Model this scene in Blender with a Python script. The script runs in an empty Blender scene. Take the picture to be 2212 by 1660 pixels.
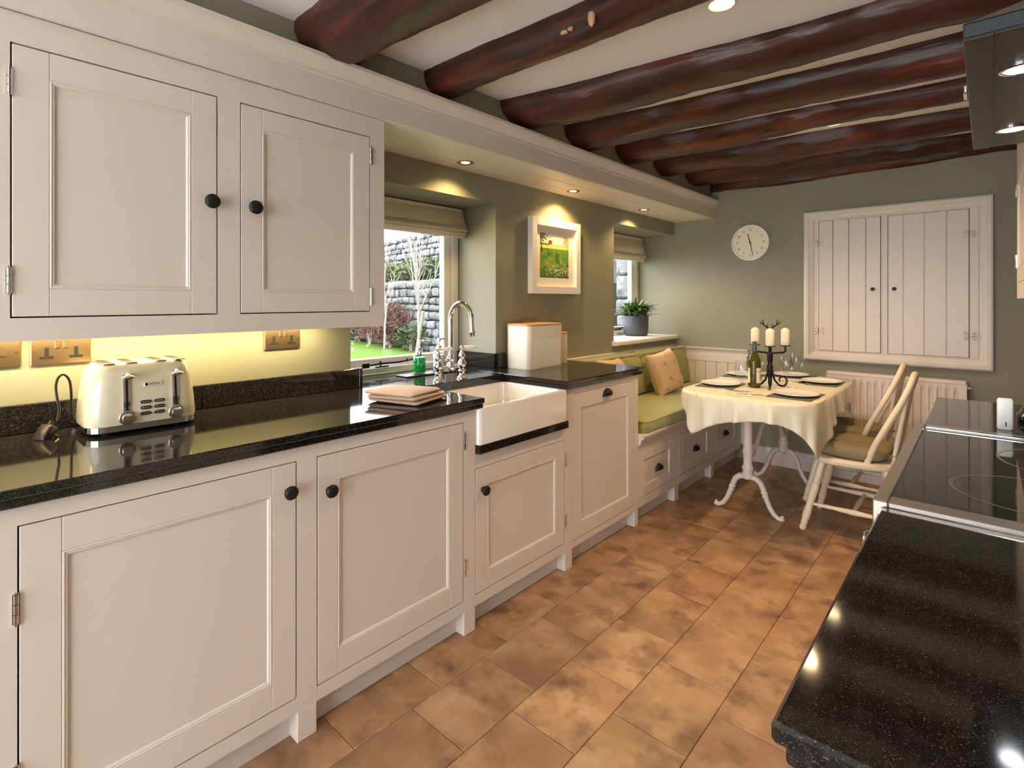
import bpy, bmesh, math, random
from mathutils import Vector, Matrix
R = random.Random(7)
PI = math.pi
sc = bpy.context.scene
COL = sc.collection

# ------------------------------------------------------------------ camera
cd = bpy.data.cameras.new('camera'); cam = bpy.data.objects.new('camera', cd); COL.objects.link(cam)
cd.sensor_fit = 'HORIZONTAL'; cd.sensor_width = 36.0
cd.lens = 1141.81 / 2212 * 36; cd.shift_y = -(830 - 649.3) / 2212
cd.clip_start = 0.02; cd.clip_end = 200
cam.location = (1.4939, 0, 1.2936); cam.rotation_euler = (PI / 2, 0, 0.73158)
sc.camera = cam

# ------------------------------------------------------------------ daylight and exposure
w = bpy.data.worlds.new('overcast_sky'); sc.world = w; w.use_nodes = True
bg = w.node_tree.nodes['Background']; bg.inputs[0].default_value = (0.91, 0.94, 1.0, 1); bg.inputs[1].default_value = 6.0
vs = sc.view_settings
vs.view_transform = 'Standard'; vs.look = 'None'; vs.gamma = 1; vs.use_curve_mapping = False; vs.exposure = 1.0
def portal(name, loc, rot, sx, sy):
    d = bpy.data.lights.new(name, 'AREA'); d.shape = 'RECTANGLE'; d.size = sx; d.size_y = sy; d.cycles.is_portal = True
    o = bpy.data.objects.new(name, d); COL.objects.link(o); o.location = loc; o.rotation_euler = rot
    return o
portal('daylight_portal_sink_window', (-0.97, 1.70, 1.40), (0, -PI / 2, 0), 1.0, 1.0)
portal('daylight_portal_seat_window', (-1.0, 3.97, 1.42), (0, -PI / 2, 0), 1.0, 1.0)
portal('daylight_portal_added_door', (0.65, -1.83, 1.05), (PI / 2, 0, 0), 2.2, 2.1)  # portal of the added, unseen door

# ------------------------------------------------------------------ mesh helpers
class MB:
    def __init__(s): s.v = []; s.f = []
    def add(s, vs, fs):
        k = len(s.v); s.v += [tuple(p) for p in vs]; s.f += [tuple(i + k for i in q) for q in fs]; return s
    def box(s, x0, x1, y0, y1, z0, z1, b=0.0):
        if x1 < x0: x0, x1 = x1, x0
        if y1 < y0: y0, y1 = y1, y0
        if z1 < z0: z0, z1 = z1, z0
        b = min(b, (x1 - x0) * .45, (y1 - y0) * .45, (z1 - z0) * .45)
        if b <= 0:
            vs = [(x, y, z) for x in (x0, x1) for y in (y0, y1) for z in (z0, z1)]
            return s.add(vs, [(0, 1, 3, 2), (4, 6, 7, 5), (0, 4, 5, 1), (2, 3, 7, 6), (0, 2, 6, 4), (1, 5, 7, 3)])
        P = {}; vs = []
        X = (x0, x1); Y = (y0, y1); Z = (z0, z1); sg = (1, -1)
        for i in (0, 1):
            for j in (0, 1):
                for k in (0, 1):
                    for a in range(3):
                        p = [X[i] + sg[i] * b, Y[j] + sg[j] * b, Z[k] + sg[k] * b]
                        p[a] = (X, Y, Z)[a][(i, j, k)[a]]
                        P[(i, j, k, a)] = len(vs); vs.append(tuple(p))
        fs = []
        for i in (0, 1):
            fs.append(tuple(P[(i, j, k, 0)] for j, k in ((0, 0), (1, 0), (1, 1), (0, 1))))
            fs.append(tuple(P[(j, i, k, 1)] for j, k in ((0, 0), (1, 0), (1, 1), (0, 1))))
            fs.append(tuple(P[(j, k, i, 2)] for j, k in ((0, 0), (1, 0), (1, 1), (0, 1))))
        for i in (0, 1):
            for j in (0, 1):
                fs.append((P[(i, j, 0, 0)], P[(i, j, 1, 0)], P[(i, j, 1, 1)], P[(i, j, 0, 1)]))
                fs.append((P[(i, 0, j, 0)], P[(i, 1, j, 0)], P[(i, 1, j, 2)], P[(i, 0, j, 2)]))
                fs.append((P[(0, i, j, 1)], P[(1, i, j, 1)], P[(1, i, j, 2)], P[(0, i, j, 2)]))
                for k in (0, 1): fs.append((P[(i, j, k, 0)], P[(i, j, k, 1)], P[(i, j, k, 2)]))
        return s.add(vs, fs)
    def rings(s, rings, closed=True, cap0=True, cap1=True):
        n = len(rings[0]); vs = [p for r in rings for p in r]; fs = []
        for i in range(len(rings) - 1):
            for j in range(n if closed else n - 1):
                a = i * n + j; c = i * n + (j + 1) % n
                fs.append((a, c, c + n, a + n))
        if closed and cap0: fs.append(tuple(range(n - 1, -1, -1)))
        if closed and cap1: fs.append(tuple((len(rings) - 1) * n + j for j in range(n)))
        return s.add(vs, fs)
    def lathe(s, prof, o=(0, 0, 0), axis=(0, 0, 1), n=20, caps=True):
        ax = Vector(axis).normalized(); t = Vector((1, 0, 0)) if abs(ax.x) < .9 else Vector((0, 1, 0))
        u = ax.cross(t).normalized(); v = ax.cross(u); o = Vector(o)
        return s.rings([[o + ax * h + (u * math.cos(2 * PI * j / n) + v * math.sin(2 * PI * j / n)) * max(r, 1e-5) for j in range(n)] for r, h in prof], True, caps, caps)
    def cyl(s, a, b, r, n=14, r2=None):
        a = Vector(a); b = Vector(b); d = b - a
        return s.lathe([(r, 0), (r if r2 is None else r2, d.length)], a, d, n)
    def tube(s, pts, r, n=8, flat=None, up=(0, 0, 1), caps=True):
        pts = [Vector(p) for p in pts]; m = len(pts); rg = []
        rr = r if isinstance(r, (list, tuple)) else [r] * m
        prev = None
        for i, p in enumerate(pts):
            d = (pts[min(i + 1, m - 1)] - pts[max(i - 1, 0)]).normalized()
            if prev is None:
                t = Vector(up)
                if abs(d.dot(t)) > .95: t = Vector((1, 0, 0)) if abs(d.x) < .9 else Vector((0, 1, 0))
                u = d.cross(t).normalized()
            else:
                u = (prev - d * prev.dot(d)).normalized()
            prev = u; v = d.cross(u)
            fl = flat or 1.0
            rg.append([p + (u * math.cos(2 * PI * j / n) + v * math.sin(2 * PI * j / n) * fl) * rr[i] for j in range(n)])
        return s.rings(rg, True, caps, caps)
    def prism(s, poly, axis, a0, a1):
        def P(p, a):
            return {'x': (a, p[0], p[1]), 'y': (p[0], a, p[1]), 'z': (p[0], p[1], a)}[axis]
        return s.rings([[P(p, a0) for p in poly], [P(p, a1) for p in poly]])
    def grid(s, fn, nu, nv):
        vs = [fn(i / nu, j / nv) for i in range(nu + 1) for j in range(nv + 1)]
        fs = [(i * (nv + 1) + j, (i + 1) * (nv + 1) + j, (i + 1) * (nv + 1) + j + 1, i * (nv + 1) + j + 1) for i in range(nu) for j in range(nv)]
        return s.add(vs, fs)
    def sphere(s, c, r, n=12, m=8):
        rx, ry, rz = r if isinstance(r, (tuple, list)) else (r, r, r)
        return s.rings([[(c[0] + rx * math.sin(PI * (i + .02) / (m + .04)) * math.cos(2 * PI * j / n), c[1] + ry * math.sin(PI * (i + .02) / (m + .04)) * math.sin(2 * PI * j / n), c[2] - rz * math.cos(PI * (i + .02) / (m + .04))) for j in range(n)] for i in range(m + 1)])
    def map(s, fn): s.v = [tuple(fn(Vector(p))) for p in s.v]; return s
    def mesh(s, name, mat, smooth=35, recalc=True):
        me = bpy.data.meshes.new(name); me.from_pydata(s.v, [], s.f)
        if recalc:
            bm = bmesh.new(); bm.from_mesh(me); bmesh.ops.recalc_face_normals(bm, faces=bm.faces); bm.to_mesh(me); bm.free()
        if smooth:
            me.polygons.foreach_set('use_smooth', [True] * len(me.polygons)); me.set_sharp_from_angle(angle=math.radians(smooth))
        if mat: me.materials.append(mat)
        me.update(); return me

def smooth_path(pts, k=5):
    P = [Vector(p) for p in pts]; out = []
    for i in range(len(P) - 1):
        a, b_, c, d = P[max(i - 1, 0)], P[i], P[i + 1], P[min(i + 2, len(P) - 1)]
        for j in range(k):
            t = j / k; out.append(.5 * ((2 * b_) + (c - a) * t + (2 * a - 5 * b_ + 4 * c - d) * t * t + (3 * b_ - a - 3 * c + d) * t ** 3))
    return out + [P[-1]]
def tag(o, label=None, cat=None, group=None, kind=None):
    if label: o['label'] = label
    if cat: o['category'] = cat
    if group: o['group'] = group
    if kind: o['kind'] = kind
    return o
def thing(name, label, cat, loc=(0, 0, 0), rz=0, group=None, kind=None):
    o = bpy.data.objects.new(name, None); COL.objects.link(o); o.empty_display_size = .05
    o.location = loc; o.rotation_euler = (0, 0, rz)
    return tag(o, label, cat, group, kind)
def root_of(o):
    while o.parent: o = o.parent
    return o
# world=True: the mesh was laid out in room coordinates; shift it to its (unrotated) thing
def part(name, mb, mat, parent, world=True, smooth=35, label=None, kind=None, recalc=True):
    if world and parent is not None:
        L = root_of(parent).location.copy(); mb.v = [(p[0] - L.x, p[1] - L.y, p[2] - L.z) for p in mb.v]
    o = bpy.data.objects.new(name, mb.mesh(name, mat, smooth, recalc)); COL.objects.link(o); o.parent = parent
    return tag(o, label, kind=kind)
def solo(name, mb, mat, label, cat, base, group=None, kind=None, smooth=35, recalc=True):
    mb.v = [(p[0] - base[0], p[1] - base[1], p[2] - base[2]) for p in mb.v]
    o = bpy.data.objects.new(name, mb.mesh(name, mat, smooth, recalc)); COL.objects.link(o); o.location = base
    return tag(o, label, cat, group, kind)
def struct(name, mb, mat, smooth=35):
    o = bpy.data.objects.new(name, mb.mesh(name, mat, smooth)); COL.objects.link(o); o['kind'] = 'structure'; return o
def copy_tree(o, parent=None):
    c = o.copy(); COL.objects.link(c); c.parent = parent
    for ch in list(o.children): copy_tree(ch, c)
    return c
def text_mesh(txt, size, mat, depth=.0004, align='CENTER'):
    cu = bpy.data.curves.new('t', 'FONT'); cu.body = txt; cu.size = size; cu.align_x = align; cu.align_y = 'CENTER'; cu.extrude = depth; cu.resolution_u = 3
    o = bpy.data.objects.new('t', cu); COL.objects.link(o)
    dg = bpy.context.evaluated_depsgraph_get(); me = bpy.data.meshes.new_from_object(o.evaluated_get(dg))
    bpy.data.objects.remove(o); me.materials.clear(); me.materials.append(mat); return me
def text_part(name, txt, size, mat, parent, M):
    me = text_mesh(txt, size, mat); me.transform(M)
    o = bpy.data.objects.new(name, me); COL.objects.link(o); o.parent = parent; return o

# ------------------------------------------------------------------ materials
def lin(c):
    return tuple(((x / 255) / 12.92 if x / 255 <= .04045 else ((x / 255 + .055) / 1.055) ** 2.4) for x in c)
def mat(name, col, rough=.5, metal=0, noise=None, bump=None, coat=0, trans=0, ior=1.45, emit=None, spec=None, sheen=0, stretch=None, rand=0, aniso=0, sss=0):
    m = bpy.data.materials.new(name); m.use_nodes = True; nt = m.node_tree; N = nt.nodes; L = nt.links
    b = N['Principled BSDF']; c = lin(col) + (1,)
    I = b.inputs
    I['Base Color'].default_value = c; I['Roughness'].default_value = rough; I['Metallic'].default_value = metal
    I['Coat Weight'].default_value = coat; I['Coat Roughness'].default_value = .05
    I['Transmission Weight'].default_value = trans; I['IOR'].default_value = ior; I['Sheen Weight'].default_value = sheen
    if spec is not None: I['Specular IOR Level'].default_value = spec
    if sss: I['Subsurface Weight'].default_value = sss; I['Subsurface Radius'].default_value = (.01, .006, .004)
    if emit: I['Emission Color'].default_value = lin(emit[0]) + (1,); I['Emission Strength'].default_value = emit[1]
    tc = mp = None
    def coords():
        nonlocal tc, mp
        if mp is None:
            tc = N.new('ShaderNodeTexCoord'); mp = N.new('ShaderNodeMapping'); L.new(tc.outputs['Object'], mp.inputs['Vector'])
            if stretch: mp.inputs['Scale'].default_value = stretch
            if rand:
                oi = N.new('ShaderNodeObjectInfo'); mu = N.new('ShaderNodeMath'); mu.operation = 'MULTIPLY'; mu.inputs[1].default_value = 37.0
                L.new(oi.outputs['Random'], mu.inputs[0]); cx = N.new('ShaderNodeCombineXYZ'); L.new(mu.outputs[0], cx.inputs[0]); L.new(mu.outputs[0], cx.inputs[1]); L.new(mu.outputs[0], cx.inputs[2])
                L.new(cx.outputs[0], mp.inputs['Location'])
        return mp.outputs[0]
    last = None
    if noise:
        # list of (scale, colour, lo, hi, detail): blend towards colour where the noise runs from lo to hi
        for q in noise:
            s_, c2, lo, hi = q[:4]; det = q[4] if len(q) > 4 else 4
            nz = N.new('ShaderNodeTexNoise'); nz.inputs['Scale'].default_value = s_; nz.inputs['Detail'].default_value = det; nz.inputs['Roughness'].default_value = .6
            L.new(coords(), nz.inputs['Vector'])
            mr = N.new('ShaderNodeMapRange'); mr.inputs[1].default_value = lo; mr.inputs[2].default_value = hi; L.new(nz.outputs[0], mr.inputs[0])
            mx = N.new('ShaderNodeMix'); mx.data_type = 'RGBA'; L.new(mr.outputs[0], mx.inputs[0])
            if last is None: mx.inputs[6].default_value = c
            else: L.new(last, mx.inputs[6])
            mx.inputs[7].default_value = lin(c2) + (1,); last = mx.outputs[2]
        L.new(last, I['Base Color'])
    if rand and rand > .001:
        oi2 = N.new('ShaderNodeObjectInfo'); hs = N.new('ShaderNodeHueSaturation'); mr = N.new('ShaderNodeMapRange')
        mr.inputs[3].default_value = 1 - rand; mr.inputs[4].default_value = 1 + rand; L.new(oi2.outputs['Random'], mr.inputs[0]); L.new(mr.outputs[0], hs.inputs['Value'])
        if last is None: hs.inputs['Color'].default_value = c
        else: L.new(last, hs.inputs['Color'])
        L.new(hs.outputs[0], I['Base Color'])
    if bump:
        nz = N.new('ShaderNodeTexNoise'); nz.inputs['Scale'].default_value = bump[0]; nz.inputs['Detail'].default_value = 3; L.new(coords(), nz.inputs['Vector'])
        bp = N.new('ShaderNodeBump'); bp.inputs['Strength'].default_value = bump[1]; bp.inputs['Distance'].default_value = bump[2] if len(bump) > 2 else .002
        L.new(nz.outputs[0], bp.inputs['Height']); L.new(bp.outputs[0], I['Normal'])
    return m
def vcol_mat(name, rough=.6, attr='paint', bump=None):
    m = bpy.data.materials.new(name); m.use_nodes = True; nt = m.node_tree
    a = nt.nodes.new('ShaderNodeVertexColor'); a.layer_name = attr
    b = nt.nodes['Principled BSDF']; nt.links.new(a.outputs[0], b.inputs['Base Color']); b.inputs['Roughness'].default_value = rough
    return m
def pane_mat(name, tint=(1, 1, 1), refl=.5):
    # thin clear sheet: see-through, with mirror reflection growing towards grazing angles
    m = bpy.data.materials.new(name); m.use_nodes = True; nt = m.node_tree; nt.nodes.clear(); N = nt.nodes; L = nt.links
    o = N.new('ShaderNodeOutputMaterial'); t = N.new('ShaderNodeBsdfTransparent'); t.inputs[0].default_value = tint + (1,)
    g = N.new('ShaderNodeBsdfGlossy'); g.inputs['Roughness'].default_value = .0
    f = N.new('ShaderNodeLayerWeight'); p = N.new('ShaderNodeMath'); p.operation = 'POWER'; p.inputs[1].default_value = 4; q = N.new('ShaderNodeMath'); q.operation = 'MULTIPLY_ADD'; q.inputs[1].default_value = refl; q.inputs[2].default_value = .04
    x = N.new('ShaderNodeMixShader'); L.new(f.outputs['Facing'], p.inputs[0]); L.new(p.outputs[0], q.inputs[0]); L.new(q.outputs[0], x.inputs[0]); L.new(t.outputs[0], x.inputs[1]); L.new(g.outputs[0], x.inputs[2]); L.new(x.outputs[0], o.inputs[0])
    return m

def translucent(*a, **k):
    # thin woven cloth that lets some daylight through
    m = mat(*a, **k); nt = m.node_tree; t = nt.nodes.new('ShaderNodeBsdfTranslucent'); t.inputs[0].default_value = lin(a[1]) + (1,)
    x = nt.nodes.new('ShaderNodeMixShader'); x.inputs[0].default_value = .35; b = nt.nodes['Principled BSDF']; o = nt.nodes['Material Output']
    nt.links.new(b.outputs[0], x.inputs[1]); nt.links.new(t.outputs[0], x.inputs[2]); nt.links.new(x.outputs[0], o.inputs[0]); return m
M = {}
M['cream'] = mat('cream_painted_wood', (217, 206, 195), .42, bump=(220, .04))
M['cream_dark'] = mat('cupboard_inside', (120, 108, 95), .7)
M['white_paint'] = mat('white_gloss_paint', (232, 228, 222), .35)
M['green_wall'] = mat('sage_green_emulsion', (141, 138, 118), .75, noise=[(1.5, (136, 133, 113), .4, .65)], bump=(90, .05))
M['ceiling'] = mat('white_ceiling_plaster', (243, 240, 241), .85, bump=(14, .12, .01))
M['beam'] = mat('dark_stained_oak', (68, 33, 25), .38, noise=[(5, (110, 50, 35), .48, .70, 6), (9, (36, 17, 13), .45, .68, 5), (26, (110, 62, 46), .68, .8, 6)], bump=(14, .5, .01), stretch=(.35, 2.2, 2.2), rand=.001)
M['bare_wood'] = mat('bare_scuffed_wood', (196, 150, 118), .7)
M['granite'] = mat('black_granite', (22, 20, 19), .07, noise=[(130, (44, 39, 36), .48, .64, 4), (520, (98, 90, 82), .62, .74, 1)], spec=.6)
M['floor_base'] = mat('grout', (84, 62, 46), .8)
M['tile'] = mat('stone_effect_tile', (164, 126, 92), .36, noise=[(5, (186, 150, 112), .45, .62, 5), (8, (110, 80, 58), .48, .70, 6), (2.2, (138, 102, 74), .5, .7, 3)], bump=(30, .10, .003), rand=.07)
M['chrome'] = mat('polished_chrome', (225, 222, 220), .06, 1)
M['steel'] = mat('brushed_steel', (176, 166, 156), .28, 1)
M['nickel'] = mat('satin_nickel', (158, 134, 104), .36, 1, bump=(60, .05))
M['black_iron'] = mat('black_iron', (20, 20, 22), .42, .3, bump=(80, .15))
M['black_matt'] = mat('matt_black', (16, 16, 17), .5)
M['black_gloss'] = mat('black_gloss_enamel', (12, 14, 15), .1)
M['hob'] = mat('black_ceramic_glass', (14, 11, 10), .04, spec=.6)
M['hob_print'] = mat('hob_ring_print', (120, 110, 104), .3)
M['ceramic'] = mat('white_fireclay', (236, 230, 222), .08, coat=.4)
M['china'] = mat('white_china', (236, 233, 230), .12, coat=.3)
M['toaster'] = mat('cream_enamel', (226, 216, 188), .14, coat=.5)
M['wall_plate_dark'] = mat('socket_insert', (22, 16, 12), .6)
M['glass'] = pane_mat('window_glass', (.98, .985, .985))
M['wine_glass'] = pane_mat('drinking_glass', (.97, .975, .98), .45)
M['blind'] = translucent('cream_linen', (226, 214, 196), .9, bump=(400, .25, .001))
M['green_velvet'] = mat('lime_green_chenille', (148, 148, 62), .75, noise=[(40, (128, 132, 54), .45, .65)], sheen=.5, bump=(260, .3, .002), stretch=(1, 1, .4))
M['oilcloth'] = mat('cream_oilcloth', (228, 221, 198), .34, noise=[(6, (220, 212, 186), .4, .7), (120, (240, 234, 212), .68, .72, 1)], stretch=(1, .15, .3))
M['white_iron'] = mat('cream_painted_iron', (222, 208, 196), .4, bump=(40, .2, .002))
M['chair'] = mat('cream_painted_beech', (228, 210, 182), .38)
M['pad'] = mat('olive_linen', (138, 126, 94), .9, noise=[(150, (124, 113, 84), .4, .65)], bump=(350, .3, .001))
M['candle'] = mat('ivory_wax', (240, 226, 196), .45, sss=.3)
M['bottle'] = mat('green_bottle_glass', (96, 92, 22), .05, trans=.55, spec=.6)
M['capsule'] = mat('blue_grey_capsule', (74, 88, 100), .35, .3)
M['paper'] = mat('label_paper', (232, 222, 206), .7)
M['ink'] = mat('printed_ink', (50, 44, 40), .6)
M['mat'] = mat('grey_green_placemat', (92, 102, 90), .6)
M['pot'] = mat('graphite_plant_pot', (74, 76, 84), .5, bump=(60, .1))
M['leaf'] = mat('dark_green_leaf', (74, 104, 52), .45, noise=[(30, (124, 142, 78), .5, .75)])
M['soil'] = mat('potting_soil', (42, 32, 24), .9)
M['bin'] = mat('cream_enamelled_steel', (232, 224, 204), .35, bump=None)
M['bamboo'] = mat('bamboo_lid', (206, 158, 100), .5, noise=[(8, (186, 136, 82), .4, .7)], stretch=(8, 1, 8))
M['soap'] = mat('green_washing_liquid', (16, 196, 90), .08, trans=.1, spec=.6, bump=(90, .6, .004), noise=[(70, (6, 140, 58), .45, .6)])
M['clear'] = pane_mat('clear_glass_bottle', (.93, .97, .96), .5)
M['lotion'] = mat('white_lotion', (206, 220, 226), .2)
M['slate'] = mat('slate_tray', (44, 40, 42), .5, bump=(40, .3))
M['porcelain'] = mat('porcelain_lever', (240, 234, 224), .1, coat=.5)
M['towel'] = mat('taupe_cloth', (196, 170, 150), .95, bump=(300, .3, .001))
M['plug'] = mat('brown_plug', (36, 23, 17), .4)
M['brass'] = mat('brass_pin', (196, 150, 80), .3, 1)
M['warm_lamp'] = mat('warm_lamp_lens', (255, 230, 190), .3, emit=((255, 226, 176), 9))
M['cool_lamp'] = mat('cool_lamp_lens', (255, 255, 255), .3, emit=((236, 246, 255), 14))
M['strip_lamp'] = mat('strip_light_lens', (255, 236, 190), .3, emit=((255, 222, 150), 6))
M['hood'] = mat('dark_grey_hood', (58, 66, 72), .28, .4)
M['hood_under'] = mat('dark_hood_filter', (62, 60, 56), .35, .6)
M['radiator'] = mat('white_enamel_radiator', (226, 212, 200), .35)
M['clock_face'] = mat('clock_dial', (236, 226, 206), .5)
M['white_plastic'] = mat('white_plastic', (236, 234, 232), .3)
M['stone'] = mat('limestone', (108, 108, 110), .9, noise=[(6, (150, 150, 152), .5, .7), (9, (54, 56, 54), .52, .72), (4, (70, 78, 52), .6, .75)], bump=(14, .8, .03), rand=.22)
M['earth'] = mat('dark_earth', (34, 32, 27), .95, bump=(20, .5, .02))
M['grass'] = mat('lawn_grass', (70, 92, 36), .95, noise=[(40, (82, 104, 44), .4, .65, 6)], bump=(60, .3, .01), spec=.05)
M['hill'] = mat('hill_grass', (92, 104, 80), .95, noise=[(3, (104, 116, 92), .4, .6)])
M['shrub'] = mat('shrub_leaves', (46, 62, 32), .8, rand=.2)
M['shrub2'] = mat('olive_leaves', (82, 86, 50), .8, rand=.2)
M['bracken'] = mat('dead_bracken', (96, 66, 60), .9, rand=.15)
M['bark'] = mat('pale_bark', (140, 132, 124), .9)
M['bounce_paving'] = mat('pale_bounce_paving', (240, 236, 230), .85)  # kept very pale to throw daylight up at the ceiling
M['stake'] = mat('weathered_stake', (118, 116, 98), .8)
# ------------------------------------------------------------------ room shell
XW, YF, XR, YB = -0.582, 4.484, 1.97, -1.80      # left wall, far wall, right wall, back wall
def ceil_z(y): return 2.225 + .018 * y
ZT = 2.55
b = MB()
b.box(-1.02, XW, YB, 1.252, -.1, ZT); b.box(-1.02, XW, 2.174, 3.452, -.1, ZT)
b.box(-1.02, XW, 1.252, 2.174, -.1, .868); b.box(-1.02, XW, 1.252, 2.174, 1.846, ZT)
b.box(-1.02, XW, 3.452, YF, -.1, .955); b.box(-1.02, XW, 3.452, YF, 1.876, ZT)
struct('wall_left', b, M['green_wall'])
struct('wall_upper', MB().box(XW, -.25, YB, YF, 2.02, ZT), M['green_wall'])
struct('wall_far', MB().box(-1.02, XR + .2, YF, YF + .25, -.1, ZT), M['green_wall'])
struct('wall_right', MB().box(XR, XR + .2, YB, YF, -.1, ZT), M['green_wall'])
b = MB(); b.box(-1.02, -.45, YB - .2, YB, -.1, ZT); b.box(1.75, XR + .2, YB - .2, YB, -.1, ZT); b.box(-.45, 1.75, YB - .2, YB, 2.1, ZT)
struct('wall_back', b, M['green_wall'])
b = MB()
b.rings([[(x, y, ceil_z(y)) for x, y in ((-1.02, YB), (XR + .2, YB), (XR + .2, YF + .1), (-1.02, YF + .1))], [(x, y, 2.7) for x, y in ((-1.02, YB), (XR + .2, YB), (XR + .2, YF + .1), (-1.02, YF + .1))]])
struct('ceiling', b, M['ceiling'])
fl = struct('floor', MB().box(-1.02, XR + .2, YB, YF + .1, -.12, -.004), M['floor_base'])
# tiles laid in rows running away from the camera, each row slid along
tw, tl, gap = .241, .325, .0016
tile_me = MB().box(gap / 2, tw - gap / 2, gap / 2, tl - gap / 2, -.012, 0, .0015).mesh('tile', M['tile'])
rows = range(-1, 6)
for r in rows:
    x = .14 + .241 * r - .241
    y0 = 1.24 + (r - 2) * .205
    k0 = math.floor((YB - y0) / tl) if r > 9 else math.floor((-.35 - y0) / tl)
    for k in range(k0, 40):
        y = y0 + k * tl
        if y > YF - .01: break
        o = bpy.data.objects.new('tile', tile_me); COL.objects.link(o); o.parent = fl; o.location = (x, y, 0)
        if y + tl > YF: o.scale = (1, (YF - y) / tl, 1)

# glazed door added out of view: its cool daylight stands in for camera flash
d = thing('added_door_1', None, None, (.8, YB - .1, 0), kind='structure')
b = MB()
for x0, x1 in ((-.45, -.39), (.61, .69), (1.69, 1.75)): b.box(x0, x1, YB - .14, YB - .08, 0, 2.1, .004)
b.box(-.39, 1.69, YB - .14, YB - .08, 2.02, 2.1, .004); b.box(-.39, 1.69, YB - .14, YB - .08, 0, .12, .004)
part('door_frame', b, M['white_paint'], d)
for x0, x1 in ((-.39, .61), (.69, 1.69)): part('pane', MB().box(x0, x1, YB - .115, YB - .109, .12, 2.02), M['glass'], d)

# ------------------------------------------------------------------ windows in the left wall
def window(n, y0, y1, z0, z1, X, sash_y):
    wd = thing('window_%d' % n, None, None, (X, (y0 + y1) / 2, z0), kind='structure')
    b = MB(); fw = .052
    b.box(X - .06, X + .0, y0, y0 + fw, z0, z1, .004); b.box(X - .06, X, y1 - fw, y1, z0, z1, .004)
    b.box(X - .06, X, y0 + fw, y1 - fw, z1 - fw, z1, .004); b.box(X - .06, X + .02, y0 + fw, y1 - fw, z0, z0 + .03, .004)
    part('frame', b, M['white_paint'], wd)
    b = MB(); a0, a1, c0, c1 = y0 + fw + .004, y1 - fw - .004, z0 + .034, z1 - fw - .004; sw = .05
    for sy in sash_y: b.box(X - .055, X - .012, sy - sw / 2, sy + sw / 2, c0 + sw, c1 - sw, .003)
    b.box(X - .055, X - .012, a0, a0 + sw, c0, c1, .004); b.box(X - .055, X - .012, a1 - sw, a1, c0, c1, .004)
    b.box(X - .055, X - .012, a0 + sw, a1 - sw, c0, c0 + .042, .004); b.box(X - .055, X - .012, a0 + sw, a1 - sw, c1 - sw, c1, .004)
    s = part('sash', b, M['white_paint'], wd)
    part('pane', MB().box(X - .036, X - .032, a0 + sw - .005, a1 - sw + .005, c0 + .038, c1 - sw + .005), M['glass'], wd)
    return wd, s
w1, s1 = window(1, 1.252, 2.174, .912, 1.846, -.895, [])
# casement stay with a curled tail on the sink window
b = MB(); sx = -.868; sz = .958
b.box(sx - .004, sx + .008, 1.49, 1.53, sz - .012, sz + .014, .002)
pts = [(sx, 1.515, sz), (sx, 1.60, sz + .006), (sx, 1.72, sz + .004), (sx, 1.80, sz + .010), (sx, 1.845, sz + .026)]
for i in range(15):
    a = -PI / 2 + i * .42; r = .020 * (1 - i * .052)
    pts.append((sx, 1.848 + r * math.cos(a), sz + .042 + r * math.sin(a)))
b.tube(pts, [.0065] * 3 + [.005] * (len(pts) - 3), 6, up=(1, 0, 0))
b.cyl((sx, 1.60, sz - .012), (sx, 1.60, sz + .02), .004, 8); b.box(sx - .006, sx + .006, 1.57, 1.65, sz - .016, sz - .009, .002); b.cyl((sx, 1.77, sz), (sx, 1.77, sz + .022), .0035, 8)
part('window_stay', b, M['black_iron'], w1)
w2, s2 = window(2, 3.452, 4.480, .985, 1.876, -.935, [3.97])
b = MB(); b.box(-.93, -.905, 4.02, 4.12, 1.035, 1.047, .003); b.tube([(-.915, 4.03, 1.04), (-.90, 4.10, 1.05), (-.90, 4.16, 1.055)], .006, 6)
part('window_stay', b, M['black_iron'], w2)
b = MB(); b.prism([(-.94, .955), (-.545, .955), (-.540, .962), (-.540, .980), (-.546, .987), (-.94, .987)], 'y', 3.425, YF - .002)
tag(struct('trim_4', b, M['white_paint']))
# rough stone jambs outside the glass
for nm, y, Y2, X in (('jamb_stone', 2.365, 2.80, -1.0), ('jamb_stone', 4.70, 5.1, -1.0)):
    j = struct('trim_%d' % (5 if y < 3 else 6), MB().box(X - .30, X - .02, y + .06, Y2, .5, 2.3), M['earth'])
    z = .5; q = random.Random(3)
    while z < 2.3:
        h = q.uniform(.13, .24); o = q.uniform(-.018, .018)
        s = MB().grid(lambda u, v: (0, 0, 0), 1, 1); s = MB()
        s.box(X - .31, X - .024, y + o, Y2, z, z + h - .012, .02)
        part('stone', s, M['stone'], j); z += h

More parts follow.
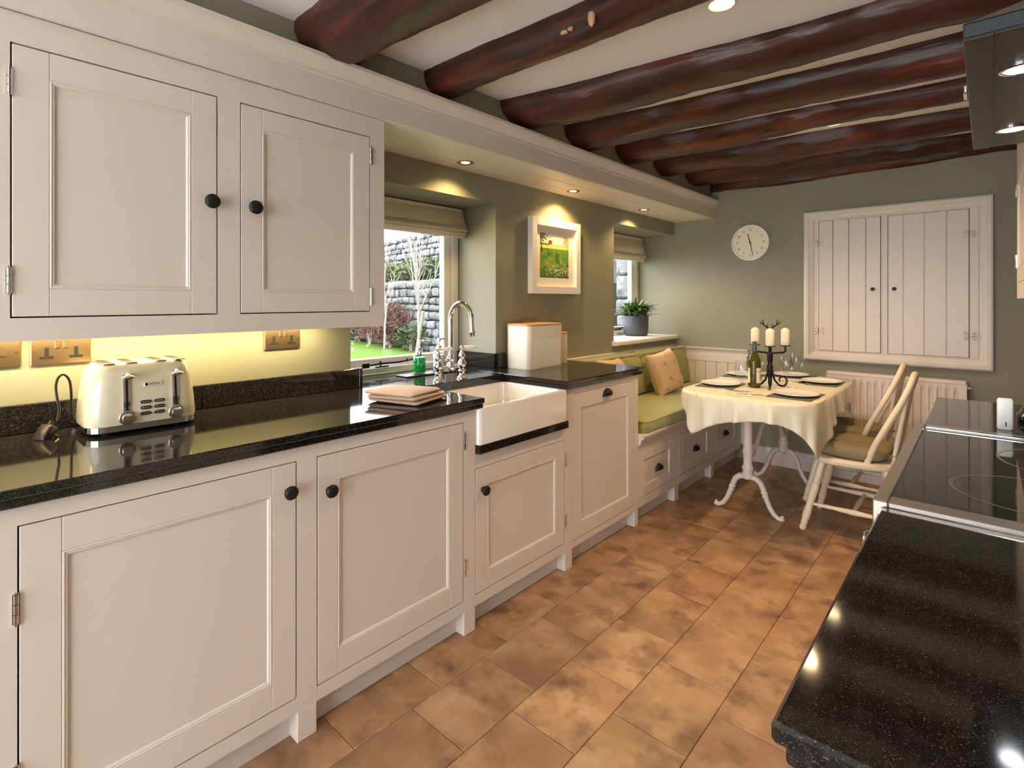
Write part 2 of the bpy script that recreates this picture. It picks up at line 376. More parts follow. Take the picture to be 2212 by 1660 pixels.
# ------------------------------------------------------------------ roman blinds
def blind(y0, y1, z0, z1, X, label):
    t = thing('roman_blind', label, 'blind', (X, (y0 + y1) / 2, z0))
    H = z1 - z0
    def sheet(u, v):
        y = y0 + (y1 - y0) * u; z = z1 - v * (H - .05)
        x = X + .012 + .045 * v ** 1.6 + .004 * math.sin(u * 9 + v * 3) * v
        return (x, y + (.012 * v if u > .99 else 0), z)
    b = MB().grid(sheet, 24, 10); k = len(b.v)
    b.grid(lambda u, v: (sheet(u, v)[0] - .008, sheet(u, v)[1], sheet(u, v)[2]), 24, 10)
    part('fabric', b, M['blind'], t)
    for i, (dz, dx) in enumerate(((.045, .058), (.026, .046), (.008, .036))):
        p = MB(); q = []
        for s in range(17):
            y = y0 + (y1 - y0) * s / 16
            q.append([(X + dx - .03, y, z0 + dz + .030), (X + dx, y, z0 + dz + .022 + .002 * math.sin(s)), (X + dx + .004, y, z0 + dz + .008), (X + dx - .006, y, z0 + dz), (X + dx - .03, y, z0 + dz + .006)])
        p.rings(q); part('pleat', p, M['blind'], t)
    part('head_rail', MB().box(X - .02, X + .014, y0 + .01, y1 - .01, z1 - .03, z1), M['white_paint'], t)
blind(1.30, 2.165, 1.655, 1.838, -.862, 'cream roman blind pulled up over the window behind the sink')
blind(3.48, 4.468, 1.640, 1.870, -.902, 'cream roman blind above the potted plant and window seat')

# ------------------------------------------------------------------ boxed bulkhead with cornice along the left wall
bk = struct('trim_1', MB().prism([(-.60, 1.996), (-.232, 1.996), (-.232, 1.985), (-.218, 1.985), (-.218, 2.072), (-.212, 2.075), (-.212, 2.084), (-.206, 2.092), (-.196, 2.104), (-.188, 2.112), (-.186, 2.118), (-.178, 2.120), (-.178, 2.134), (-.25, 2.136), (-.60, 2.136)], 'y', YB, YF - .001), M['cream'])
for x0, x1 in ((-.236, -.352), (-.354, -.466), (-.468, -.581)):
    part('board', MB().box(x1, x0, 1.19, YF - .002, 1.986, 1.997, .003), M['cream'], bk)

# ------------------------------------------------------------------ ceiling beams: half-round old timbers
beams = [  # y near/far at the left wall, y near/far at x=1.43, depth
    (.85, 1.16, .86, 1.15, .105), (1.385, 1.60, 1.40, 1.63, .085), (1.875, 2.20, 2.08, 2.30, .10), (2.40, 2.78, 2.52, 2.72, .105),
    (2.93, 3.25, 3.05, 3.24, .09), (3.42, 3.80, 3.59, 3.80, .10), (3.96, 4.30, 4.19, 4.42, .09), (4.45, 4.54, 4.40, 4.56, .10)]
blab = ['thick dark timber ceiling beam nearest the camera, above the wall cupboard', 'second dark ceiling beam from the camera, with pale scuffs on its underside',
        'third dark ceiling beam from the camera, just beyond the bright ceiling downlight', 'fourth dark ceiling beam from the camera, broad where it meets the left wall',
        'fifth dark ceiling beam, with a red-lit patch in the middle', 'sixth dark ceiling beam from the camera', 'seventh dark ceiling beam, second from the far wall', 'dark ceiling beam lying against the far wall']
for i, (a0, a1, c0, c1, dep) in enumerate(beams):
    q = random.Random(20 + i); ph = [q.uniform(0, 6.3) for _ in range(6)]; NS = 46; rg = []
    for s in range(NS + 1):
        x = -.27 + (XR + .02 + .27) * s / NS; t = (x + .25) / 1.68
        n0 = a0 + (c0 - a0) * t + .016 * math.sin(2.7 * x + ph[0]) + .007 * math.sin(7 * x + ph[1])
        f0 = a1 + (c1 - a1) * t + .026 * math.sin(2.4 * x + ph[2]) + .011 * math.sin(6.1 * x + ph[3])
        if i == 7: f0 = min(f0, YF + .04)
        dd = dep * (1 + .09 * math.sin(3 * x + ph[4]) + .05 * math.sin(8 * x + ph[5]))
        yc = (n0 + f0) / 2; hw = (f0 - n0) / 2; zc = ceil_z(yc)
        prof = [(-1, .03), (-1, -.30), (-.88, -.62), (-.62, -.90), (-.25, -1.02), (.15, -.98), (.5, -.82), (.76, -.55), (.93, -.25), (.97, .03)]
        rg.append([(x, yc + hw * u + q.uniform(-.003, .003), zc + (.02 if v > 0 else dd * v) + q.uniform(-.003, .003)) for u, v in prof])
    bm_ = solo('ceiling_beam', MB().rings(rg), M['beam'], blab[i], 'beam', (.8, (a0 + a1) / 2, ceil_z(a0)), 'dark timber ceiling beams', smooth=28)
    if i == 1:
        for sx_, sy_, sz_, sr in ((.560, 1.418, 2.190, (.013, .010, .026)), (.478, 1.420, 2.186, (.010, .009, .007)), (.452, 1.420, 2.183, (.014, .009, .006))):
            pb = MB().sphere((sx_, sy_, sz_), sr, 9, 6); pb.v = [(p[0] + q.uniform(-.25, .25) * sr[0], p[1], p[2] + q.uniform(-.2, .2) * sr[2]) for p in pb.v]
            part('bare_patch', pb, M['bare_wood'], bm_)

# ------------------------------------------------------------------ dado panelling and skirting in the seating corner
def rail_poly(o, z, s):   # dado cap profile: (outwards, z)
    return [(o, z - .055), (o + s * .012, z - .055), (o + s * .014, z - .030), (o + s * .022, z - .022), (o + s * .022, z - .014), (o + s * .034, z - .008), (o + s * .034, z), (o, z)]
t2 = struct('trim_2', MB().prism([(YF - q[0] + 0, q[1]) for q in [(-.001 + p[0], p[1]) for p in rail_poly(.0, .892, 1)]], 'x', -.578, .055), M['cream'])
part('rail', MB().box(-.578, .046, YF - .016, YF - .001, .775, .838, .003), M['cream'], t2)
part('end_stile', MB().box(-.008, .046, YF - .018, YF - .001, .12, .80, .003), M['cream'], t2)
x = -.578
while x < -.012:
    part('board', MB().box(x + .001, min(x + .092, -.009), YF - .012, YF - .001, .12, .776, .003), M['cream'], t2); x += .094
t3 = struct('trim_3', MB().prism([(XW + p[0] + .001, p[1]) for p in rail_poly(0, .905, 1)], 'y', 2.76, YF - .02), M['cream'])
part('panel', MB().box(XW + .001, XW + .014, 2.76, YF - .02, .12, .855), M['cream'], t3)
bs = struct('baseboard_far', MB().prism([(YF - .001, 0), (YF - .022, 0), (YF - .022, .10), (YF - .018, .112), (YF - .012, .125), (YF - .001, .13)], 'x', .03, XR), M['cream'])
# ------------------------------------------------------------------ cabinet joinery
# T maps (along, outward, up) to the room for one run of cupboards
def T_left(x0): return lambda p: (x0 + p.y, p.x, p.z)
def T_right(x0): return lambda p: (x0 - p.y, p.x, p.z)
def knob_part(parent, T, u, z, big=1.15):
    b = MB().lathe([(.008 * big, 0), (.009 * big, .002), (.0065 * big, .006), (.006 * big, .012), (.010 * big, .015), (.0165 * big, .019), (.0175 * big, .024), (.0155 * big, .029), (.009 * big, .0315), (.001, .032)], (u, 0, z), (0, 1, 0), 20).map(T)
    return part('knob', b, M['black_matt'], parent, smooth=50, label='matt black round knob')
def hinge_part(parent, T, u, z, h=.062):
    b = MB()
    for k in range(3): b.cyl((u, .003, z - h / 2 + k * h / 3 + .001), (u, .003, z - h / 2 + (k + 1) * h / 3 - .001), .0045, 10)
    b.cyl((u, .003, z - h / 2 - .004), (u, .003, z - h / 2), .003, 8); b.cyl((u, .003, z + h / 2), (u, .003, z + h / 2 + .004), .003, 8)
    b.box(u - .006, u + .006, -.004, .0015, z - h / 2, z + h / 2)
    return part('hinge', b.map(T), M['chrome'], parent, label='small bright butt hinge')
def cup_part(parent, T, u, z, w=.042):
    rg = []
    for i in range(9):
        a = PI * i / 8; ring = []
        for j in range(7):
            c = PI / 2 * j / 6
            ring.append((u - math.cos(a) * w * (.55 + .45 * math.sin(c) ** .5) * (1 if True else 0), .004 + .024 * math.cos(c) * math.sin(a) ** .6, z - .018 + (.040 * math.sin(a)) * (.25 + .75 * math.sin(c))))
        rg.append(ring)
    b = MB().rings(rg, closed=False); b.add(*(lambda m: (m.v, m.f))(MB().lathe([(w, 0), (w, .004), (.001, .0045)], (u, 0, z - .018), (0, 1, 0), 24)))
    b.v = [(p[0], p[1], max(p[2], z - .018)) for p in b.v]
    return part('cup_handle', b.map(T), M['black_matt'], parent, smooth=60, label='matt black cup handle')
def door_part(parent, T, u0, u1, z0, z1, st=.066, rail=None, knob=None, hinges=None, cup=None, name='door', gap=.0033, rec=.0065):
    rail = rail or st; u0 += gap; u1 -= gap; z0 += gap; z1 -= gap; th = .02
    b = MB()
    b.box(u0, u0 + st, -th, 0, z0, z1, .0015); b.box(u1 - st, u1, -th, 0, z0, z1, .0015)
    b.box(u0 + st, u1 - st, -th, -.0002, z0, z0 + rail, .0015); b.box(u0 + st, u1 - st, -th, -.0002, z1 - rail, z1, .0015)
    d = part(name, b.map(T), M['cream'], parent)
    a0, a1, c0, c1 = u0 + st, u1 - st, z0 + rail, z1 - rail
    part('panel', MB().box(a0 - .002, a1 + .002, -th + .002, -rec, c0 - .002, c1 + .002).map(T), M['cream'], d)
    # quarter-round bead round the panel: a mitred frame swept from its profile
    prof = [(0.0, -.0014), (.0025, .0006), (.005, .0002), (.0065, -.0018), (.009, -.0012), (.011, -.003), (.0125, -rec)]
    rg = []
    for (cu, cz, su, sz) in ((a0, c0, 1, 1), (a1, c0, -1, 1), (a1, c1, -1, -1), (a0, c1, 1, -1), (a0, c0, 1, 1)):
        rg.append([(cu + su * o, h, cz + sz * o) for o, h in prof])
    part('bead', MB().rings(rg, closed=False).map(T), M['cream'], d)
    if knob: knob_part(d, T, *knob)
    if cup: cup_part(d, T, *cup)
    if hinges:
        for z in hinges[1]: hinge_part(d, T, hinges[0], z)
    return d
def frame_part(parent, T, u0, u1, z0, z1, openings, th=.022, mat_=None, name='face_frame', legs=()):
    # face frame = the rectangle minus its openings, cut along every edge into bars
    us = sorted({u0, u1} | {o[0] for o in openings} | {o[1] for o in openings}); zs = sorted({z0, z1} | {o[2] for o in openings} | {o[3] for o in openings})
    b = MB()
    for i in range(len(us) - 1):
        run = None
        for k in range(len(zs) - 1):
            cu, cz = (us[i] + us[i + 1]) / 2, (zs[k] + zs[k + 1]) / 2
            solid = not any(o[0] < cu < o[1] and o[2] < cz < o[3] for o in openings)
            if solid: run = (run[0] if run else zs[k], zs[k + 1])
            if (not solid or k == len(zs) - 2) and run: b.box(us[i], us[i + 1], -th, 0, run[0], run[1]); run = None
    for a, c in legs: b.box(a, c, -.05, 0, 0, z0, .002)
    return part(name, b.map(T), mat_ or M['cream'], parent)

# ------------------------------------------------------------------ base cupboards, left run (faces at x = 0)
T0 = T_left(0.0)
def base_unit(label, u0, u1, opening, legs, door, plinth):
    t = thing('base_cabinet', label, 'cabinet', (-.28, (u0 + u1) / 2, 0), group='cream base cupboards along the left wall')
    frame_part(t, T0, u0, u1, .092, .868, [opening], legs=legs)
    b = MB(); b.box(u0, u0 + .016, -.56, -.022, .092, .868); b.box(u1 - .016, u1, -.56, -.022, .092, .868); b.box(u0 + .016, u1 - .016, -.56, -.54, .1, .868); b.box(u0 + .016, u1 - .016, -.54, -.024, .1, .118)
    part('carcass', b.map(T0), M['cream_dark'], t)
    part('plinth', MB().box(plinth[0], plinth[1], -.062, -.046, 0, .092).map(T0), M['cream'], t)
    door_part(t, T0, opening[0], opening[1], opening[2], opening[3], **door)
    return t
base_unit('wide cream base cupboard below the toaster, knob at its right', -.02, .788, (.130, .727, .134, .826), [(.728, .788), (.02, .075)], dict(knob=(.700, .745), hinges=(.128, (.655, .30)), st=.068, rail=.075), (-.02, .74))
base_unit('cream base cupboard left of the sink, knob at its left', .7885, 1.448, (.7885, 1.386, .134, .826), [(1.388, 1.448)], dict(knob=(.826, .716), hinges=(1.388, (.755, .265)), st=.066, rail=.075), (.788, 1.40))
# sink unit: lower door below the basin
t = thing('base_cabinet', 'low cream cupboard directly beneath the white sink', 'cabinet', (-.28, 1.77, 0), group='cream base cupboards along the left wall')
frame_part(t, T0, 1.4485, 2.10, .092, .689, [(1.4485, 2.040, .134, .631)], legs=[(2.042, 2.10)])
frame_part(t, T0, 2.042, 2.10, .6891, .868, [], name='side_stile')
b = MB(); b.box(1.449, 1.465, -.56, -.022, .092, .66); b.box(2.084, 2.10, -.56, -.022, .092, .868); b.box(1.465, 2.084, -.56, -.54, .1, .66); b.box(1.465, 2.084, -.54, -.024, .1, .118)
part('carcass', b.map(T0), M['cream_dark'], t)
part('plinth', MB().box(1.449, 2.05, -.062, -.046, 0, .092).map(T0), M['cream'], t)
door_part(t, T0, 1.4485, 2.040, .134, .631, knob=(1.487, .541), hinges=(2.042, (.535, .245)), st=.066, rail=.066)
base_unit('tall cream integrated appliance door right of the sink, with cup handle', 2.1005, 2.752, (2.108, 2.706, .122, .839), [(2.708, 2.752)], dict(cup=(2.415, .806), st=.06, rail=.066), (2.10, 2.72))

# ------------------------------------------------------------------ granite worktop with the sink cut-out
wt = thing('worktop', 'black speckled granite worktop running from the toaster past the sink', 'worktop', (-.28, 1.3, .868))
def slab(y0, y1, x0=-.579, x1=.025):
    b = MB(); b.box(x0, x1, y0, y1, .889, .910, .003); b.box(x0, x1 - .008, y0 + .001, y1 - .001, .868, .8895, .003)
    return part('slab', b, M['granite'], wt)
slab(-.30, 1.478)
b = MB(); b.box(-.579, -.380, 1.4785, 2.030, .872, .910, .002); part('slab', b, M['granite'], wt)
b = MB(); b.box(-.893, -.5795, 1.256, 2.170, .872, .909, .002); part('sill_slab', b, M['granite'], wt)
slab(2.0305, 2.775)
for y0, y1 in ((-.30, .655), (.657, 1.282)):
    part('upstand', MB().box(-.580, -.560, y0, y1, .9105, .994, .002), M['granite'], wt)
part('upstand', MB().box(-.600, -.560, 1.2825, 1.300, .9105, .994, .002), M['granite'], wt)
part('upstand', MB().box(-.885, -.578, 2.152, 2.172, .9095, .992, .002), M['granite'], wt)
part('upstand', MB().box(-.580, -.560, 2.1745, 2.235, .9105, .992, .002), M['granite'], wt)
solo('sink_ledge', MB().box(-.30, .024, 1.4495, 2.041, .690, .7245, .003), M['granite'], 'black granite strip under the front of the white sink', 'ledge', (-.1, 1.745, .69))

# ------------------------------------------------------------------ belfast sink
sk = thing('belfast_sink', 'deep white ceramic butler sink set under the worktop', 'sink', (-.17, 1.745, .725))
x0, x1, y0, y1, zb, zt = -.410, .020, 1.452, 2.038, .7250, .870
def rr(x0, x1, y0, y1, r, z, n=5):
    out = []
    for cx, cy, a0 in ((x1 - r, y1 - r, 0), (x0 + r, y1 - r, PI / 2), (x0 + r, y0 + r, PI), (x1 - r, y0 + r, 1.5 * PI)):
        for i in range(n + 1):
            a = a0 + PI / 2 * i / n; out.append((cx + r * math.cos(a), cy + r * math.sin(a), z))
    return out
w_ = .026
b = MB().rings([rr(x0, x1, y0, y1, .018, zb), rr(x0, x1, y0, y1, .018, zt - .006), rr(x0 + .003, x1 - .003, y0 + .003, y1 - .003, .016, zt), rr(x0 + w_ - .004, x1 - w_ + .004, y0 + w_ - .004, y1 - w_ + .004, .03, zt), rr(x0 + w_, x1 - w_, y0 + w_, y1 - w_, .03, zt - .006), rr(x0 + w_ + .006, x1 - w_ - .006, y0 + w_ + .006, y1 - w_ - .006, .035, zb + .05), rr(x0 + w_ + .03, x1 - w_ - .03, y0 + w_ + .03, y1 - w_ - .03, .03, zb + .022), rr(x0 + .17, x1 - .17, y0 + .25, y1 - .25, .03, zb + .018)])
part('basin', b, M['ceramic'], sk)
part('drain', MB().lathe([(.001, .0), (.04, 0), (.042, .004), (.03, .006), (.001, .006)], (-.19, 1.745, zb + .0185), n=20), M['chrome'], sk)

# ------------------------------------------------------------------ bridge tap
tp = thing('bridge_tap', 'tall chrome bridge mixer tap with white porcelain levers', 'tap', (-.428, 1.70, .910))
def pillar(y, ry):
    o = (-.428, y, .910)
    b = MB().lathe([(.026, 0), (.026, .004), (.018, .012), (.014, .022), (.013, .03), (.018, .036), (.018, .042), (.012, .046), (.014, .055), (.021, .062), (.0225, .072), (.019, .083), (.012, .094), (.0145, .102), (.017, .112), (.012, .126), (.007, .134), (.007, .146), (.0095, .150), (.009, .158), (.002, .162)], o, n=20)
    p = part('pillar', b, M['chrome'], tp, smooth=60)
    zz = .910 + .152; d = Vector((math.cos(ry) * .0 + .35, math.sin(ry), .0)).normalized()
    c = Vector((-.428, y, zz)); b = MB().lathe([(.0055, -.012), (.0065, 0), (.005, .012), (.0085, .014)], c, d, 12); part('lever_arm', b, M['chrome'], p, smooth=60)
    part('lever_tip', MB().lathe([(.0055, .066), (.007, .070), (.006, .077), (.001, .080)], c, d, 12), M['chrome'], p, smooth=60)
    part('lever', MB().lathe([(.008, .013), (.0095, .025), (.0105, .045), (.009, .060), (.006, .067)], c, d, 14), M['porcelain'], p, smooth=60, label='white porcelain lever')
pillar(1.622, PI / 2); pillar(1.772, PI / 2)
b = MB().cyl((-.428, 1.64, .972), (-.428, 1.755, .972), .0075, 12)
b.lathe([(.004, -.026), (.014, -.022), (.018, -.012), (.020, 0), (.017, .014), (.012, .022), (.018, .034), (.019, .042), (.0135, .052), (.0125, .06)], (-.428, 1.698, .975), n=20)
part('bridge', b, M['chrome'], tp, smooth=60)
pts = [(-.428, 1.698, 1.03), (-.428, 1.698, 1.10), (-.428, 1.698, 1.17)]
for i in range(15):
    a = PI - i * (PI * .95) / 14; pts.append((-.428 + .073 + .073 * math.cos(a), 1.698, 1.20 + .080 * math.sin(a)))
pts += [(-.279, 1.698, 1.163), (-.278, 1.698, 1.148)]
b = MB().tube(pts, [.0125] * 3 + [.0125 - .0001 * i for i in range(15)] + [.0105, .0105], 16)
b.lathe([(.0112, 0), (.014, .002), (.014, .008), (.0118, .011), (.0118, .024), (.010, .026)], (-.2785, 1.698, 1.152), (.02, 0, -1), 16)
part('spout', b, M['chrome'], tp, smooth=60)

# ------------------------------------------------------------------ things on the worktop by the sink
solo('slate_tray', MB().box(-.735, -.640, 1.60, 1.93, .9095, .916, .002), M['slate'], 'thin dark slate tray under the two soap dispensers', 'tray', (-.69, 1.76, .9095))
def dispenser(x, y, label, liquid, h, grp):
    t = thing('soap_dispenser', label, 'dispenser', (x, y, .9165), group=grp); r = .0335
    part('bottle', MB().lathe([(r - .002, 0), (r, .003), (r, h), (r - .005, h + .010), (.014, h + .017), (.0135, h + .022)], (0, 0, 0), n=24), M['clear'], t, world=False, smooth=50)
    part('liquid', MB().lathe([(r - .005, .006), (r - .0025, .010), (r - .0025, h - .006), (.001, h - .0055)], (0, 0, 0), n=24), liquid, t, world=False, smooth=50)
    b = MB().lathe([(.0155, h + .018), (.0155, h + .036), (.0125, h + .040), (.008, h + .042), (.0045, h + .044), (.0045, h + .062), (.0105, h + .064), (.0105, h + .082), (.001, h + .0825)], (0, 0, 0), n=18)
    b.tube([(0, 0, h + .076), (.012, .018, h + .0765), (.024, .036, h + .072), (.027, .040, h + .066)], [.006, .005, .0042, .004], 8)
    part('pump', b, M['chrome'], t, world=False, smooth=50)
dispenser(-.688, 1.715, 'cut-glass dispenser of bright green liquid beside the tap', M['soap'], .090, 'soap dispensers')
dispenser(-.688, 1.845, 'clear dispenser of white lotion behind the chrome tap', M['lotion'], .094, 'soap dispensers')
# folded cloth
t = thing('folded_cloth', 'folded taupe dishcloth lying on the worktop left of the sink', 'cloth', (-.17, 1.235, .910), rz=.30)
def fold(z, w, l, dx, dy, seed, th=.013):
    q = random.Random(seed); ph = q.uniform(0, 6)
    def ring(k, zz, ins):
        return [(p[0] + dx + .004 * math.sin(8 * p[1] + ph), p[1] + dy + .003 * math.sin(30 * p[0] + ph), zz + .0025 * math.sin(22 * p[0] + 17 * p[1] + ph)) for p in rr(-w / 2 + ins, w / 2 - ins, -l / 2 + ins, l / 2 - ins, .016, 0, 4)]
    return MB().rings([ring(0, z + .001, .006), ring(1, z + .3 * th, .001), ring(2, z + .7 * th, 0), ring(3, z + th, .007), ring(3, z + th + .001, .05)])
for i, (w_, l_, dx, dy) in enumerate(((.235, .205, .012, .010), (.225, .200, .006, .004), (.225, .195, -.004, -.004))):
    part('fold', fold(.003 + i * .0135, w_, l_, dx, dy, i), M['towel'], t, world=False, smooth=60)

# ------------------------------------------------------------------ toaster with its coiled lead
to = thing('toaster', 'cream four-slot toaster with chrome levers on the black worktop', 'toaster', (-.452, .440, .910))
tx0, tx1, ty0, ty1 = -.560 + .452, -.345 + .452, .300 - .440, .582 - .440
part('base', MB().rings([rr(tx0 + .006, tx1 - .006, ty0 + .006, ty1 - .006, .045, .006, 6), rr(tx0, tx1, ty0, ty1, .05, .010, 6), rr(tx0, tx1, ty0, ty1, .05, .026, 6)]), M['chrome'], to, world=False)
for y in (ty0 + .05, ty1 - .05):
    for x in (tx0 + .04, tx1 - .04): part('foot', MB().lathe([(.012, 0), (.012, .0065)], (x, y, 0), n=12), M['black_matt'], to, world=False)
rg = []
for z, ins in ((.0265, .003), (.035, .001), (.08, .004), (.14, .010), (.172, .016), (.186, .022), (.195, .032), (.199, .045)):
    rg.append(rr(tx0 + ins, tx1 - ins, ty0 + ins * 1.0, ty1 - ins * 1.0, .05 - ins * .3, z, 6))
part('body', MB().rings(rg), M['toaster'], to, world=False, smooth=50)
for y in (-.082, -.028, .046, .098):
    s = part('slot', MB().rings([rr(-.070, .070, y - .016, y + .016, .006, .1992, 3), rr(-.070, .070, y - .016, y + .016, .006, .2008, 3), rr(-.066, .066, y - .012, y + .012, .005, .2008, 3), rr(-.066, .066, y - .012, y + .012, .005, .1995, 3)]), M['chrome'], to, world=False)
    part('slot_opening', MB().box(-.066, .066, y - .012, y + .012, .1985, .1998), M['black_matt'], s, world=False)
fx = lambda z: tx1 - .004 - max(0, (z - .08)) * .11 + .0035
for y in (-.048, .075):
    p = MB(); p.rings([[(fx(z) - .004 + (.0035 if 0 else 0), y + w_, z) for w_ in (-.0085, .0085)] + [(fx(z) + .001, y + w_, z) for w_ in (.0085, -.0085)] for z in (.062, .10, .14, .168)])
    l = part('lever_track', p, M['chrome'], to, world=False)
    p = MB(); p.rings([[(fx(z) + .0012, y + w_, z) for w_ in (-.003, .003)] + [(fx(z) + .0018, y + w_, z) for w_ in (.003, -.003)] for z in (.067, .10, .14, .160)])
    part('lever_slit', p, M['black_matt'], l, world=False)
    p = MB().tube([(fx(.166), y, .166), (fx(.166) + .014, y, .168), (fx(.166) + .024, y, .164)], [.007, .008, .006], 10, flat=1.0); p.sphere((fx(.16) + .024, y, .163), (.007, .016, .006), 14, 8)
    part('lever', p, M['chrome'], l, world=False, smooth=60)
    d = MB().lathe([(.0205, 0), (.0205, .002), (.0185, .0035)], (fx(.046), y, .046), (1, 0, 0), 28); dl = part('dial_ring', d, M['steel'], to, world=False)
    part('dial', MB().lathe([(.0145, .003), (.0140, .014), (.0125, .016), (.001, .0162)], (fx(.046), y, .046), (1, 0, 0), 26), M['chrome'], dl, world=False, smooth=40)
for i, z in enumerate((.086, .069, .052)):
    for y in (-.0025, .032):
        p = MB().rings([[(fx(z) + dx, y + ins * (1 if 0 else 0) + 0 + a * (.0135 - ins), z + c * (.0046 - ins * .7)) for a, c in [(math.copysign(1, math.cos(t_)) * .65 + .35 * math.cos(t_), math.sin(t_)) for t_ in [2 * PI * (k + .5) / 16 for k in range(16)]]] for dx, ins in ((0, 0), (.002, 0), (.0028, .0008))])
        bt = part('button', p, M['black_matt'], to, world=False)
        part('button_face', MB().box(fx(z) + .002, fx(z) + .0034, y - .0095, y + .0095, z - .0018, z + .0018, .0008), M['steel'], bt, world=False)
bz = .136; bd = part('badge', MB().box(fx(bz) - .001, fx(bz) + .0018, -.006, .037, bz - .0055, bz + .0055, .0006), M['chrome'], to, world=False)
part('badge_logo', MB().lathe([(.0038, 0), (.0038, .0003), (.0028, .0003), (.0028, 0)], (fx(bz) + .0018, .0005, bz), (1, 0, 0), 16), M['ink'], bd, world=False)
text_part('badge_lettering', 'HADEN', .0085, M['ink'], bd, Matrix.Translation((fx(bz) + .002, .021, bz)) @ Matrix(((0, 0, 1, 0), (1, 0, 0, 0), (0, 1, 0, 0), (0, 0, 0, 1))))
# lead and plug
cx = lambda x, y, z: (x + .452, y - .440, z - .910)
pts = [cx(-.52, .300, .935), cx(-.50, .292, .955), cx(-.485, .288, .985), cx(-.47, .285, 1.03), cx(-.465, .280, 1.065), cx(-.465, .268, 1.082), cx(-.463, .256, 1.075), cx(-.46, .250, 1.05), cx(-.455, .253, 1.01), cx(-.452, .256, .985), cx(-.45, .252, .955)]
part('lead', MB().tube(smooth_path(pts), .0034, 8), M['plug'], to, world=False, smooth=60)
p = MB().rings([rr(-.022, .022, -.024, .024, .010, z_, 4) if i_ != 0 and i_ != 4 else rr(-.018, .018, -.020, .020, .010, z_, 4) for i_, z_ in enumerate((0, .004, .014, .022, .026))])
p.tube([(0, .024, .013), (0, .036, .015)], [.008, .0055], 10); p.v = [(v[0], v[1], v[2]) for v in p.v]
Rm = Matrix.Translation(cx(-.450, .235, .918)) @ Matrix.Rotation(.5, 4, 'Z') @ Matrix.Rotation(1.0, 4, 'X'); p.map(lambda v: Rm @ v)
pl = part('plug', p, M['plug'], to, world=False, smooth=50, label='brown three-pin plug')
for px, py in ((-.011, .005), (.011, .005), (0, -.012)):
    part('pin', MB().box(px - .003, px + .003, py - .002, py + .002, -.015, .001).map(lambda v: Rm @ v), M['brass'], pl, world=False)

# ------------------------------------------------------------------ sockets and switches under the wall cupboard
def wall_plate(y0, y1, z0, z1, label, kind):
    t = thing('socket_plate' if kind != 'switch' else 'switch_plate', label, 'socket' if kind != 'switch' else 'switch', (XW, (y0 + y1) / 2, z0), group='metal electrical plates on the left wall')
    X = XW
    part('plate', MB().box(X + .0005, X + .008, y0, y1, z0, z1, .0025), M['nickel'], t)
    ym, zm = (y0 + y1) / 2, (z0 + z1) / 2
    for y in (y0 + .010, y1 - .010): part('screw', MB().lathe([(.004, 0), (.0038, .0012), (.001, .0014)], (X + .008, y, zm), (1, 0, 0), 12), M['brass'], t)
    if kind == 'socket':
        for y in (y0 + .036, y1 - .036):
            o = part('outlet', MB().box(X + .0075, X + .0088, y - .016, y + .016, zm - .026, zm - .018, .001).box(X + .0075, X + .0088, y - .005, y + .005, zm - .018, zm + .008, .001), M['wall_plate_dark'], t)
        for y in (ym - .010, ym + .010): part('rocker', MB().box(X + .0078, X + .0115, y - .0065, y + .0065, zm + .004, zm + .026, .0015), M['nickel'], t)
    if kind == 'switch':
        for y in (ym - .030, ym, ym + .030): part('rocker', MB().box(X + .0078, X + .0115, y - .0095, y + .0095, zm - .012, zm + .014, .0015), M['nickel'], t)
wall_plate(.208, .348, 1.102, 1.190, 'brushed metal double socket on the wall behind the toaster', 'socket')
wall_plate(.045, .189, 1.102, 1.190, 'brushed metal switch plate at the left edge, beside a double socket', 'switch')
wall_plate(.878, 1.020, 1.102, 1.190, 'brushed metal double socket between the toaster and the window', 'socket')
wall_plate(2.395, 2.537, 1.095, 1.183, 'metal double socket peeking out above the cream bread bin', 'socket')

# ------------------------------------------------------------------ wall cupboard
T1 = T_left(-.235)
t = thing('wall_cabinet', 'cream two-door wall cupboard above the toaster', 'cabinet', (-.41, .35, 1.195))
ops = [(.138, .595, 1.251, 1.911), (.659, 1.126, 1.251, 1.911)]
frame_part(t, T1, -.50, 1.188, 1.195, 1.9845, ops)
b = MB(); b.box(-.50, -.485, -.345, -.022, 1.195, 1.98); b.box(1.170, 1.188, -.345, -.022, 1.195, 1.98); b.box(-.485, 1.17, -.345, -.335, 1.215, 1.98); b.box(-.485, 1.17, -.335, -.022, 1.222, 1.24); b.box(-.485, 1.17, -.335, -.022, 1.96, 1.98); b.box(.60, .655, -.335, -.022, 1.24, 1.96)
part('carcass', b.map(T1), M['cream'], t)
door_part(t, T1, *ops[0], knob=(.573, 1.588, 1.25), hinges=(.136, (1.815, 1.342)), st=.068, rail=.068)
door_part(t, T1, *ops[1], knob=(.698, 1.586, 1.25), hinges=(1.128, (1.838, 1.308)), st=.064, rail=.066)
t = thing('under_cabinet_light', 'warm strip light fixed beneath the wall cupboard', 'light', (-.50, .45, 1.205))
part('housing', MB().box(-.520, -.480, -.30, 1.12, 1.2065, 1.2215, .002), M['white_plastic'], t)
part('diffuser', MB().box(-.516, -.484, -.29, 1.11, 1.2035, 1.2065, .001), M['strip_lamp'], t)
ld = bpy.data.lights.new('under_cabinet_glow', 'AREA'); ld.shape = 'RECTANGLE'; ld.size = 1.38; ld.size_y = .03; ld.energy = 4.2; ld.color = (1, .80, .42)
lo = bpy.data.objects.new('under_cabinet_glow', ld); COL.objects.link(lo); lo.parent = t; lo.location = (0, -.04, -.0035); lo.rotation_euler = (0, 0, PI / 2)

